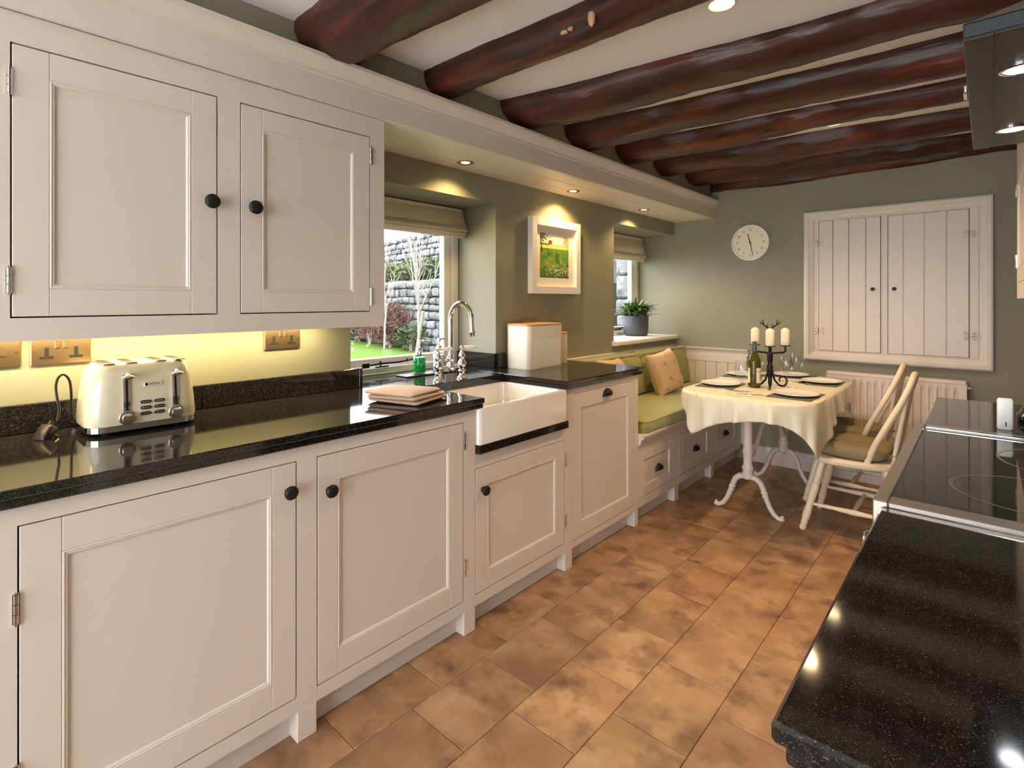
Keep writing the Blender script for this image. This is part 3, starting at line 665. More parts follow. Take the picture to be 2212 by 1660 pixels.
# ------------------------------------------------------------------ bread bin and canister
t = thing('bread_bin', 'cream bread bin with bamboo lid on the worktop end', 'bread bin', (-.465, 2.383, .910))
part('bin_body', MB().rings([rr(-.089, .089, -.156, .156, .030, 0, 6), rr(-.090, .090, -.157, .157, .030, .002, 6), rr(-.090, .090, -.157, .157, .030, .240, 6), rr(-.088, .088, -.155, .155, .028, .241, 6)]), M['bin'], t, world=False)
b = MB()
for i in range(26):
    u = -.128 + i * .0098
    b.box(.0902, .0910, u, u + .004, .012, .18)
b = MB()
# raised diagonal ribs pressed into the front and near side
def rib(p0, p1):
    b.tube([p0, p1], .0011, 4, caps=False)
for i in range(40):
    s = -.30 + i * .0135
    ya, za, yb, zb_ = s, .008, s + .155, .163
    if ya < -.125: za += (-.125 - ya); ya = -.125
    if yb > .125: zb_ -= (yb - .125); yb = .125
    if yb - ya > .01: rib((.0902, ya, za), (.0902, yb, zb_))
part('ribbing', b, M['bin'], t, world=False, kind='stuff')
part('lid', MB().rings([rr(-.092, .092, -.159, .159, .032, .2412, 6), rr(-.092, .092, -.159, .159, .032, .249, 6), rr(-.090, .090, -.157, .157, .030, .2505, 6)]), M['bamboo'], t, world=False)
t = thing('canister', 'small cream canister with bamboo lid behind the bread bin', 'canister', (-.475, 2.632, .910))
part('canister_body', MB().lathe([(.048, 0), (.049, .002), (.049, .176), (.047, .178)], n=28), M['bin'], t, world=False)
part('lid', MB().lathe([(.0505, .1785), (.0505, .186), (.049, .1875), (.001, .188)], n=28), M['bamboo'], t, world=False)
# ------------------------------------------------------------------ framed painting
def paint_mesh(name, fn, nu, nv, pos, m):
    # a flat sheet whose colours are drawn cell by cell: fn(u, v) -> sRGB
    b = MB().grid(pos, nu, nv); me = b.mesh(name, m, 0, recalc=False)
    ca = me.color_attributes.new('paint', 'FLOAT_COLOR', 'POINT')
    k = 0
    for i in range(nu + 1):
        for j in range(nv + 1):
            ca.data[k].color = lin(fn(i / nu, j / nv)) + (1,); k += 1
    return me
def mixc(a, b, t): t = max(0, min(1, t)); return tuple(x + (y - x) * t for x, y in zip(a, b))
qr = random.Random(5)
blob = [(qr.random(), qr.random(), qr.uniform(.04, .12), qr.choice([(40, 120, 40), (150, 160, 50), (70, 140, 60), (176, 170, 70), (90, 110, 40), (30, 80, 30)])) for _ in range(90)]
flow = [(qr.gauss(.68, .2), qr.gauss(.17, .10), qr.uniform(.008, .016)) for _ in range(70)] + [(qr.random(), qr.uniform(.2, .5), .007) for _ in range(14)]
twig = [(qr.gauss(.10, .10), qr.gauss(.90, .07)) for _ in range(150)]; twig2 = [(qr.gauss(.90, .07), qr.gauss(.84, .055)) for _ in range(110)]
def scene_paint(u, v):
    n = math.sin(u * 61 + v * 23) * math.sin(v * 71 - u * 17) * .5 + qr.uniform(-.5, .5)
    if v > .745: c = mixc((250, 246, 222), (246, 240, 196), (.8 - v) * 6)
    elif v > .66: c = mixc((238, 216, 120), (214, 200, 90), n)
    else:
        c = mixc((96, 140, 54), (160, 164, 66), n * .6 + .3)
        for bu, bv, br, bc in blob:
            d = ((u - bu) ** 2 * 1.4 + (v - bv * .66) ** 2) / br ** 2
            if d < 1: c = mixc(c, bc, (1 - d) * .55)
        if v < .14: c = mixc(c, (24, 56, 22), (.14 - v) * 5)
        c = mixc(c, (230, 226, 120) if n > .6 else (30, 70, 26), abs(n) * .35)
    if .73 < v < .765 and u < .34: c = (44, 84, 48)
    if abs(v - .742) < .006: c = (96, 110, 60)
    if (u - .36) ** 2 / .062 ** 2 + (v - .79) ** 2 / .06 ** 2 < 1 and v > .75: c = (150, 58, 48)
    for tu, tv in twig:
        if (u - tu) ** 2 + (v - tv) ** 2 < .00022: c = mixc(c, (66, 84, 62), .65)
    for tu, tv in twig2:
        if (u - tu) ** 2 + (v - tv) ** 2 < .0002: c = mixc(c, (170, 130, 86), .5)
    if abs(u - (.06 - .02 * math.sin(v * 8))) < .016 and .55 < v < .93: c = (40, 34, 28)
    if abs(u - (.945 + .02 * math.sin(v * 10))) < .007 and .64 < v < .8: c = (120, 86, 56)
    for fu, fv, fr in flow:
        if (u - fu) ** 2 * 1.2 + (v - fv) ** 2 < fr ** 2: c = (250, 246, 232)
    return c
pc = thing('framed_painting', 'white box-framed painting of a flower meadow on the green wall', 'picture', (XW, 2.707, 1.335))
PX = XW; py0, py1, pz0, pz1 = 2.452, 2.962, 1.335, 1.806
b = MB(); fw = .048
b.box(PX + .001, PX + .040, py0, py0 + fw, pz0, pz1, .002); b.box(PX + .001, PX + .040, py1 - fw, py1, pz0, pz1, .002)
b.box(PX + .001, PX + .0398, py0 + fw, py1 - fw, pz0, pz0 + fw, .002); b.box(PX + .001, PX + .0398, py0 + fw, py1 - fw, pz1 - fw, pz1, .002)
part('frame', b, M['white_paint'], pc)
b = MB(); iy0, iy1, iz0, iz1 = 2.556, 2.862, 1.437, 1.718
b.box(PX + .008, PX + .014, py0 + fw, iy0, pz0 + fw, pz1 - fw); b.box(PX + .008, PX + .014, iy1, py1 - fw, pz0 + fw, pz1 - fw); b.box(PX + .008, PX + .014, iy0, iy1, pz0 + fw, iz0); b.box(PX + .008, PX + .014, iy0, iy1, iz1, pz1 - fw)
part('mount', b, M['paper'], pc)
me = paint_mesh('print', scene_paint, 100, 120, lambda u, v: (PX + .011 - PX, iy0 - .004 + u * (iy1 - iy0 + .008) - 2.707, iz0 - .004 + v * (iz1 - iz0 + .008) - 1.335), vcol_mat('meadow_print', .5))
o = bpy.data.objects.new('print', me); COL.objects.link(o); o.parent = pc

# ------------------------------------------------------------------ potted plant on the far sill
pp = thing('potted_plant', 'spiky green houseplant in a graphite pot on the far window sill', 'plant', (-.785, 4.155, .987))
part('pot', MB().lathe([(.085, 0), (.098, .008), (.106, .03), (.110, .172), (.108, .175), (.102, .172), (.100, .150), (.001, .148)], n=36), M['pot'], pp, world=False, smooth=50)
part('soil', MB().lathe([(.101, .148), (.09, .156), (.001, .158)], n=20), M['soil'], pp, world=False)
qp = random.Random(11)
for i in range(19):
    a = i * 2.4; rad = .092 * math.sqrt(i / 19); cx_, cy_ = rad * math.cos(a), rad * math.sin(a); b = MB()
    tilt = Vector((cx_ * 5.5, cy_ * 5.5, 1)).normalized()
    for k in range(17):
        th = k * 2.39996; el = .25 + 1.05 * (k / 17); L_ = qp.uniform(.085, .15)
        u1 = tilt.cross(Vector((0, 1, .01))).normalized(); u2 = tilt.cross(u1)
        d = (tilt * math.sin(1.45 - el * .75) + (u1 * math.cos(th) + u2 * math.sin(th)) * math.cos(1.45 - el * .75)).normalized()
        c = Vector((cx_, cy_, .165 + qp.uniform(.0, .075))); sd = d.cross(Vector((0, 0, 1)))
        sd = sd.normalized() if sd.length > .01 else Vector((1, 0, 0)); nrm = sd.cross(d)
        rg = []
        for s_, w_ in ((0, .007), (.35, .0105), (.7, .0075), (1, .0006)):
            p = c + d * L_ * s_ + Vector((0, 0, -.045 * s_ * s_)); rg.append([p - sd * w_, p - nrm * .0025, p + sd * w_, p + nrm * .0008])
        b.rings(rg)
    part('leaf_rosette', b, M['leaf'], pp, world=False, smooth=60)

# ------------------------------------------------------------------ window seat
st = thing('window_seat', 'cream built-in bench with three drawers along the left wall', 'bench', (-.28, 3.62, 0))
drs = [(2.762, 3.222, .145, .418), (3.300, 3.826, .145, .418), (3.900, 4.380, .145, .418)]
frame_part(st, T0, 2.7525, 4.466, .095, .478, drs, legs=[(3.226, 3.290), (3.832, 3.896)])
b = MB(); b.box(2.7525, 2.768, -.560, -.022, .095, .478); b.box(2.768, 4.46, -.560, -.54, .1, .478); b.box(2.768, 4.46, -.54, -.024, .1, .118)
part('carcass', b.map(T0), M['cream_dark'], st)
part('plinth', MB().box(2.7525, 4.466, -.062, -.046, 0, .095).map(T0), M['cream'], st)
for (u0, u1, z0, z1), cu in zip(drs, (3.005, 3.560, 4.12)):
    door_part(st, T0, u0, u1, z0, z1, st=.055, rail=.050, cup=(cu, .275, .04), name='drawer')
b = MB().prism([(-.565, .4785), (.018, .4785), (.020, .482), (.020, .490), (.030, .494), (.034, .500), (.034, .512), (.028, .516), (-.565, .516)], 'y', 2.7535, 4.466)
b.prism([(.0, .455), (.008, .457), (.014, .466), (.018, .4785), (.0, .4785)], 'y', 2.7535, 4.466)
part('seat_board', b, M['cream'], st)
def cushion_box(x0, x1, y0, y1, z0, z1, puff=.012, nx=10, ny=24, wob=.004, seed=1):
    q = random.Random(seed); ph = [q.uniform(0, 6) for _ in range(4)]
    def top(u, v):
        e = (4 * u * (1 - u)) ** .35 * (4 * v * (1 - v)) ** .3
        return (x0 + (x1 - x0) * u, y0 + (y1 - y0) * v, z1 - puff + puff * e + wob * math.sin(5 * v + ph[0]) * math.sin(3 * u + ph[1]) * e)
    n = 8; rg = []
    def loop(ins, z): return rr(x0 + ins, x1 - ins, y0 + ins, y1 - ins, .03, z, 4)
    b = MB().rings([loop(.010, z0), loop(.0, z0 + .010), loop(-.004, (z0 + z1) / 2), loop(.0, z1 - puff - .004), loop(.008, z1 - puff + .003), loop(.05, z1 - puff * .35), loop(.12, z1), loop(.18, z1 + .002)])
    return b
t = thing('seat_cushion', 'long lime green seat cushion on the window bench', 'cushion', (-.22, 3.6, .516))
part('cover', cushion_box(-.455, .030, 2.80, 4.452, .5165, .592), M['green_velvet'], t, smooth=70)
pip = rr(-.454, .029, 2.801, 4.451, .03, .583, 5); pip.append(pip[0]); part('piping', MB().tube(pip, .0035, 6), M['green_velvet'], t)
def back_cushion(y0, y1, label, grp):
    t = thing('back_cushion', label, 'cushion', (-.50, (y0 + y1) / 2, .594), group=grp)
    rg = []
    pr = [(-.556, .600), (-.440, .594), (-.425, .604), (-.428, .66), (-.446, .78), (-.462, .858), (-.474, .880), (-.492, .888), (-.550, .896), (-.561, .888), (-.562, .74)]
    for k in range(15):
        f = k / 14; y = y0 + (y1 - y0) * f; e = 1 - (abs(2 * f - 1)) ** 14 * .06
        rg.append([(-.556 + (p[0] + .556) * e + (.004 * math.sin(7 * f + 3 * p[1]) if p[0] > -.5 else 0), y, .594 + (p[1] - .594) * (1 - (1 - e) * .4)) for p in pr])
    part('cover', MB().rings(rg), M['green_velvet'], t, smooth=60)
    part('piping', MB().tube([(-.470, y0 + (y1 - y0) * k / 14, .8855 + .001 * math.sin(k)) for k in range(15)], .004, 6), M['green_velvet'], t)
back_cushion(2.80, 3.66, 'lime green back cushion of the bench, lit by the spotlight beside the worktop', 'back cushions of the window seat')
back_cushion(3.664, 4.448, 'lime green back cushion of the bench, in the corner behind the printed pillow', 'back cushions of the window seat')
# scatter pillows printed with birds
motifs = [(.30, .70, .045, (110, 84, 62)), (.34, .36, .06, (168, 92, 62)), (.62, .22, .05, (176, 84, 50)), (.70, .66, .05, (140, 110, 80)), (.85, .40, .045, (120, 96, 70)), (.48, .86, .04, (150, 120, 90)), (.15, .15, .04, (140, 96, 70))]
def pillow_paint(u, v):
    n = qr.uniform(-8, 8); c = (200 + n, 172 + n, 142 + n)
    for mu, mv, mr, mc in motifs:
        dx, dy = u - mu, v - mv
        d = (dx * .9 + dy * .5) ** 2 / mr ** 2 + (dy * .9 - dx * .5) ** 2 / (mr * .45) ** 2
        if d < 1: c = mixc(mc, c, d * .5)
        d2 = (dx - mr) ** 2 / (mr * .25) ** 2 + (dy + mr * .9) ** 2 / (mr * .8) ** 2
        if d2 < 1: c = mixc(mc, c, .4)
    return c
pm = vcol_mat('bird_print_linen', .9)
def pillow(loc, s, tilt, yaw, roll, label, th=.07):
    q = random.Random(len(label))
    Mx = Matrix.Translation((0, 0, 0)) @ Matrix.Rotation(yaw, 4, 'Z') @ Matrix.Rotation(tilt, 4, 'Y') @ Matrix.Rotation(roll, 4, 'X')
    def P(sgn):
        def f(u, v):
            a, c = 2 * u - 1, 2 * v - 1; e = max(0, (1 - a ** 4) * (1 - c ** 4)) ** .55
            ex = 1 - .10 * (1 - abs(a) ** 3) * abs(c) ** 4; ey = 1 - .10 * (1 - abs(c) ** 3) * abs(a) ** 4
            return Mx @ Vector((sgn * (th * e + .004 * e * math.sin(11 * u + 5 * v)), a * s / 2 * ey, c * s / 2 * ex))
        return f
    t = thing('scatter_pillow', label, 'pillow', loc, group='bird-print pillows on the window seat')
    n = 44
    for nm, sg in (('front', 1), ('back', -1)):
        me = paint_mesh(nm, pillow_paint, n, n, P(sg), pm); me.polygons.foreach_set('use_smooth', [True] * len(me.polygons))
        o = bpy.data.objects.new(nm, me); COL.objects.link(o); o.parent = t
    return t
pillow((-.325, 3.765, .748), .335, -.32, -.12, .12, 'beige bird-print pillow propped upright on the green bench seat')
pillow((-.34, 3.05, .752), .33, -.36, .1, -.06, 'beige bird-print pillow half hidden behind the worktop end')

# ------------------------------------------------------------------ dining table
TZ = .752
tb = thing('dining_table', 'cream iron-legged dining table beneath the cloth', 'table', (.45, 3.72, 0))
part('tabletop', MB().rings([rr(.10, .83, 2.985, 4.27, .215, TZ - .028, 6), rr(.10, .83, 2.985, 4.27, .215, TZ - .002, 6)]), M['white_iron'], tb)
def trestle(y, shade=None):
    cx_ = .416
    b = MB().lathe([(.060, TZ - .0285), (.055, TZ - .045), (.034, TZ - .075), (.027, TZ - .105), (.026, .40), (.030, .385), (.031, .365), (.026, .355), (.025, .30), (.033, .285), (.034, .272), (.028, .262), (.034, .24), (.030, .215), (.012, .205)], (cx_, y, 0), n=20)
    lg = part('trestle_leg', b, M['white_iron'], tb, smooth=50)
    for s in (-1, 1):
        pts = [(cx_ + s * .018, y, .222), (cx_ + s * .045, y, .222), (cx_ + s * .072, y, .200), (cx_ + s * .090, y, .160), (cx_ + s * .104, y, .115), (cx_ + s * .122, y, .070), (cx_ + s * .146, y, .032), (cx_ + s * .172, y, .014), (cx_ + s * .196, y, .017)]
        fb = MB().tube(pts, [.017, .018, .018, .016, .0155, .0145, .014, .013, .015], 12, up=(0, 1, 0))
        fb.sphere((cx_ + s * .093, y, .147), (.021, .020, .014), 14, 8); fb.sphere((cx_ + s * .098, y, .126), (.019, .019, .010), 12, 8)
        fb.sphere((cx_ + s * .186, y, .0145), (.021, .017, .014), 14, 8); fb.sphere((cx_ + s * .192, y, .030), (.009, .009, .007), 10, 6)
        part('scroll_foot', fb, M['white_iron'], lg, smooth=60)
trestle(3.345); trestle(4.10)
part('brace', MB().tube([(.430, 3.40, .34), (.436, 3.80, TZ - .03)], .013, 8), M['white_iron'], tb)
part('brace', MB().tube([(.430, 4.05, .34), (.436, 3.66, TZ - .03)], .013, 8), M['white_iron'], tb)

# ------------------------------------------------------------------ tablecloth: a rectangular oilcloth, deeper at its corners
cx0, cx1, cy0, cy1 = .092, .838, 2.977, 4.278
ctx, cty = (cx0 + cx1) / 2, (cy0 + cy1) / 2
def edge_dist(th, hx, hy, r):
    c, s = abs(math.cos(th)), abs(math.sin(th)); lo, hi = 0, 3.0
    for _ in range(28):
        m_ = (lo + hi) / 2; x, y = m_ * c, m_ * s
        inside = (x <= hx and y <= hy) if (x <= hx - r or y <= hy - r) else ((x - hx + r) ** 2 + (y - hy + r) ** 2 <= r * r)
        lo, hi = (m_, hi) if inside else (lo, m_)
    return lo
NT, NH = 300, 14; hx, hy = (cx1 - cx0) / 2, (cy1 - cy0) / 2; rg = []; b = MB()
ths = []
for k in range(NT):
    # spread the samples evenly along the rim
    a = 2 * PI * k / NT; ths.append(math.atan2(hy * math.sin(a), hx * math.cos(a)))
top_r = []; rows_ = [[] for _ in range(NH + 4)]
for k, th in enumerate(ths):
    rt = edge_dist(th, hx, hy, .22); c, s = math.cos(th), math.sin(th)
    drop = min(edge_dist(th - .10 - .13 * math.exp(-((th + 2.05) / .5) ** 2), hx + .118, hy + .118, .004) - rt, .285)
    corner = max(0, min(1, (drop - .118) / .15)); ph = k * 2 * PI / NT
    wav = .014 * math.sin(ph * 16 + .6) + .010 * math.sin(ph * 29 + 2) + .006 * math.sin(ph * 43)
    for i, f in enumerate((0.0, .5, .85)):
        rows_[i].append((ctx + c * rt * f, cty + s * rt * f, TZ))
    rows_[3].append((ctx + c * rt, cty + s * rt, TZ - .001))
    for i in range(NH):
        f = (i + 1) / NH; z = TZ - drop * f ** .96
        out = .010 * (1 - math.exp(-f * 6)) + (wav + .012 * math.sin(ph * 8 + 1.1) * corner) * f ** 1.1 + .018 * corner * f
        out = max(out, .004)
        tg = .022 * corner * math.sin(ph * 12) * f
        rows_[4 + i].append((ctx + c * (rt + out) - s * tg, cty + s * (rt + out) + c * tg, z))
b.rings(rows_, closed=True, cap0=False, cap1=False)
tc_ = solo('tablecloth', b, M['oilcloth'], 'pale cream oilcloth draped over the dining table', 'tablecloth', (ctx, cty, TZ), smooth=75)
sm = tc_.modifiers.new('thickness', 'SOLIDIFY'); sm.thickness = .0012; sm.offset = 1

# ------------------------------------------------------------------ place settings
ZTC = TZ + .0022
def lathe_mesh(name, prof, m, n=40, sm=60): return MB().lathe(prof, n=n, caps=True).mesh(name, m, sm)
plate_me = lathe_mesh('dinner_plate', [(.001, .004), (.070, .004), (.088, .008), (.116, .0155), (.1185, .0165), (.1175, .0185), (.112, .0175), (.086, .0105), (.070, .0075), (.001, .0075)], M['china'])
plate_me2 = plate_me
sets = [  # plate centre, mat rotation, label
    (.232, 3.395, .05, 'on the bench side, nearest the camera'), (.200, 3.935, .02, 'on the bench side, in the far corner'), (.455, 4.125, 1.55, 'at the far end of the table, behind the candelabra'),
    (.690, 3.925, 0, 'in front of the far chair'), (.690, 3.300, -.05, 'in front of the near chair')]
for i, (x, y, rz, where) in enumerate(sets):
    o = solo('placemat', MB().box(-.112, .112, -.145, .145, 0, .0035, .001), M['mat'], 'grey-green placemat ' + where, 'placemat', (0, 0, 0), 'placemats on the table')
    o.location = (x, y, ZTC); o.rotation_euler = (0, 0, rz)
    p = bpy.data.objects.new('dinner_plate', plate_me); COL.objects.link(p); p.location = (x, y, ZTC + .0036 - .004 + .0005)
    tag(p, 'round white dinner plate ' + where, 'plate', 'dinner plates on the table')
def cutlery(kind, x, y, rz, label):
    b = MB()
    if kind == 'fork':
        b.tube([(0, -.085, .003), (0, -.03, .002), (0, .03, .004), (0, .05, .006)], [.0045, .0032, .0026, .006], 8, flat=.35)
        for dx in (-.006, -.002, .002, .006): b.tube([(dx, .05, .006), (dx, .07, .0045), (dx, .095, .007)], [.0016, .0015, .0008], 5)
    else:
        b.tube([(0, -.10, .003), (0, -.05, .003), (0, -.01, .003)], [.006, .0055, .004], 8, flat=.6)
        b.rings([[(-.004, -.01, .001), (.004, -.01, .001), (.004, -.01, .003), (-.004, -.01, .003)], [(-.007, .04, .001), (.005, .04, .001), (.005, .04, .003), (-.007, .04, .0022)], [(-.006, .09, .001), (.003, .09, .001), (.003, .09, .003), (-.006, .09, .0022)], [(-.001, .105, .001), (.001, .105, .001), (.001, .105, .002), (-.001, .105, .002)]])
    o = solo('table_' + kind, b, M['chrome'], label, kind, (0, 0, 0), 'cutlery on the table'); o.location = (x, y, ZTC + .0005); o.rotation_euler = (0, 0, rz)
cutlery('fork', .375, 3.235, 1.75, 'silver fork between the near bench plate and the glass')
cutlery('knife', .44, 3.215, 1.35, 'silver knife beside the nearest wine glass')
cutlery('fork', .550, 3.155, -1.45, 'silver fork left of the plate by the near chair')
cutlery('knife', .30, 3.75, 1.7, 'silver knife by the far bench plate')
cutlery('fork', .535, 3.84, -1.5, 'silver fork left of the plate by the far chair')
cutlery('knife', .60, 4.15, .1, 'silver knife right of the plate at the far end')
# wine glasses on coasters
gl_prof = [(.031, 0), (.032, .0015), (.022, .004), (.006, .008), (.0034, .016), (.0034, .072), (.0065, .082), (.022, .093), (.034, .110), (.0395, .130), (.038, .155), (.0315, .190), (.0312, .1905), (.0300, .190), (.0365, .155), (.038, .130), (.0325, .111), (.0205, .0955), (.004, .088), (.001, .087)]
gl_me = lathe_mesh('wine_glass', gl_prof, M['wine_glass'], 32, 70)
for x, y, rz, where in ((.452, 3.130, .5, 'nearest the camera, beside the wine bottle'), (.575, 3.560, .2, 'right of the candelabra, in front of another glass'), (.575, 3.80, .1, 'farthest right, beyond the candelabra scroll'), (.365, 3.70, .3, 'standing behind the wine bottle')):
    o = solo('coaster', MB().box(-.048, .048, -.048, .048, 0, .0035, .001), M['paper'], 'square pale coaster under the wine glass ' + where, 'coaster', (0, 0, 0), 'coasters on the table'); o.location = (x, y, ZTC); o.rotation_euler = (0, 0, rz)
    g = bpy.data.objects.new('wine_glass', gl_me); COL.objects.link(g); g.location = (x, y, ZTC + .0037)
    tag(g, 'clear stemmed wine glass ' + where, 'glass', 'wine glasses on the table')
# wine bottle
bo = thing('wine_bottle', 'green glass bottle of white wine on the dining table', 'bottle', (.420, 3.452, ZTC))
part('glass_body', MB().lathe([(.030, 0), (.036, .004), (.0368, .012), (.0368, .150), (.0355, .166), (.028, .190), (.0185, .212), (.0145, .228), (.0142, .262)], n=32), M['bottle'], bo, world=False, smooth=60)
part('capsule', MB().lathe([(.0150, .222), (.0152, .226), (.0150, .281), (.0135, .2835), (.001, .2837)], n=24), M['capsule'], bo, world=False)
def lab(a0, a1, z0, z1, r=.0372, n=14):
    return MB().grid(lambda u, v: (r * math.cos(a0 + (a1 - a0) * u), r * math.sin(a0 + (a1 - a0) * u), z0 + (z1 - z0) * v), n, 2)
part('front_label', lab(-.95, .35, .030, .122), M['paper'], bo, world=False)
part('back_label', lab(-3.1, -2.0, .030, .122), M['paper'], bo, world=False)
part('label_band', lab(-.95, .35, .098, .101, .0374), M['brass'], bo, world=False)
for k, (a, z, w_, h_) in enumerate(((-.30, .072, .18, .004), (-.25, .064, .26, .0025), (-.32, .058, .16, .0025), (-.22, .078, .10, .005))):
    part('label_print', lab(a, a + w_, z, z + h_, .0374, 4), M['ink'], bo, world=False)

# ------------------------------------------------------------------ candelabra and candles
cn = thing('candelabra', 'black wrought-iron candelabra with scroll feet and antlers', 'candelabra', (.497, 3.500, ZTC))
b = MB().tube([(0, 0, .002), (0, 0, .02), (0, 0, .08), (0, 0, .16), (0, 0, .20)], [.006, .011, .0135, .0135, .012], 12)
part('column', b, M['black_iron'], cn, world=False, smooth=50)
part('binding', MB().lathe([(.0165, .112), (.0185, .114), (.0185, .138), (.0165, .14)], n=18), M['plug'], cn, world=False)
dirs = [math.atan2(-3.5, .997), math.atan2(-3.5, .997) + 2 * PI / 3, math.atan2(-3.5, .997) - 2 * PI / 3]
cand = []
for k, a in enumerate(dirs):
    D = Vector((math.cos(a), math.sin(a), 0)); ro = .098 if k else .050; zt = .256
    pts = [D * .012 + Vector((0, 0, .16)), D * .012 + Vector((0, 0, .205)), D * .020 + Vector((0, 0, .214)), D * (ro - .012) + Vector((0, 0, .216)), D * ro + Vector((0, 0, .224)), D * ro + Vector((0, 0, zt))]
    ar = part('arm', MB().tube(pts, .0062, 10, up=(0, 0, 1)), M['black_iron'], cn, world=False, smooth=60)
    c = D * ro + Vector((0, 0, zt)); part('drip_plate', MB().lathe([(.010, 0), (.030, .0015), (.033, .006), (.0315, .0065), (.010, .0035), (.001, .0035)], c, n=24), M['black_iron'], ar, world=False)
    sp = [D * .013 + Vector((0, 0, .13)), D * .016 + Vector((0, 0, .09)), D * .030 + Vector((0, 0, .045)), D * .058 + Vector((0, 0, .014))]
    for i in range(18):
        t_ = -1.45 + i * .31; r_ = .036 * (1 - i * .034); sp.append(D * (.078 + r_ * math.cos(t_)) + Vector((0, 0, .043 + r_ * math.sin(t_) * 1.0)))
    part('scroll_foot', MB().tube(sp, [.0062] * 14 + [.0062 - .0005 * i for i in range(len(sp) - 14)], 8), M['black_iron'], cn, world=False, smooth=60)
    cand.append(c + Vector((.497, 3.500, ZTC + .0042)))
b = MB(); bd_ = Vector((math.cos(dirs[0]), math.sin(dirs[0]), 0)); sd_ = Vector((-bd_.y, bd_.x, 0))
b.tube([(0, 0, .20), tuple(-bd_ * .02 + Vector((0, 0, .30))), tuple(-bd_ * .02 + Vector((0, 0, .365)))], [.012, .008, .006], 8)
for s in (-1, 1):
    base = -bd_ * .02 + Vector((0, 0, .362))
    p = [base, base + sd_ * s * .018 + Vector((0, 0, .010)), base + sd_ * s * .036 + Vector((0, 0, .026)), base + sd_ * s * .042 + Vector((0, 0, .046)), base + sd_ * s * .036 + Vector((0, 0, .062))]
    b.tube(p, [.005, .0045, .0042, .0036, .0012], 6)
    b.tube([p[2], p[2] + sd_ * s * .018 + Vector((0, 0, .010)), p[2] + sd_ * s * .022 + Vector((0, 0, .024))], [.004, .0032, .001], 6)
    b.tube([p[1], p[1] + sd_ * s * -.004 + Vector((0, 0, .014)), p[1] + sd_ * s * -.006 + Vector((0, 0, .024))], [.0035, .003, .001], 6)
part('antlers', b, M['black_iron'], cn, world=False, smooth=60)
wh = ['in front, on the middle arm of the candelabra', 'on the right arm of the candelabra', 'on the left arm, above the wine bottle']
for c, where in zip(cand, wh):
    t = thing('pillar_candle', 'ivory pillar candle ' + where, 'candle', c, group='pillar candles in the candelabra')
    part('wax', MB().lathe([(.0235, 0), (.0245, .002), (.0245, .092), (.022, .097), (.011, .106), (.006, .109), (.001, .1095)], n=28), M['candle'], t, world=False, smooth=50)
    part('wick', MB().cyl((0, 0, .109), (0, 0, .115), .0011, 6), M['black_matt'], t, world=False)

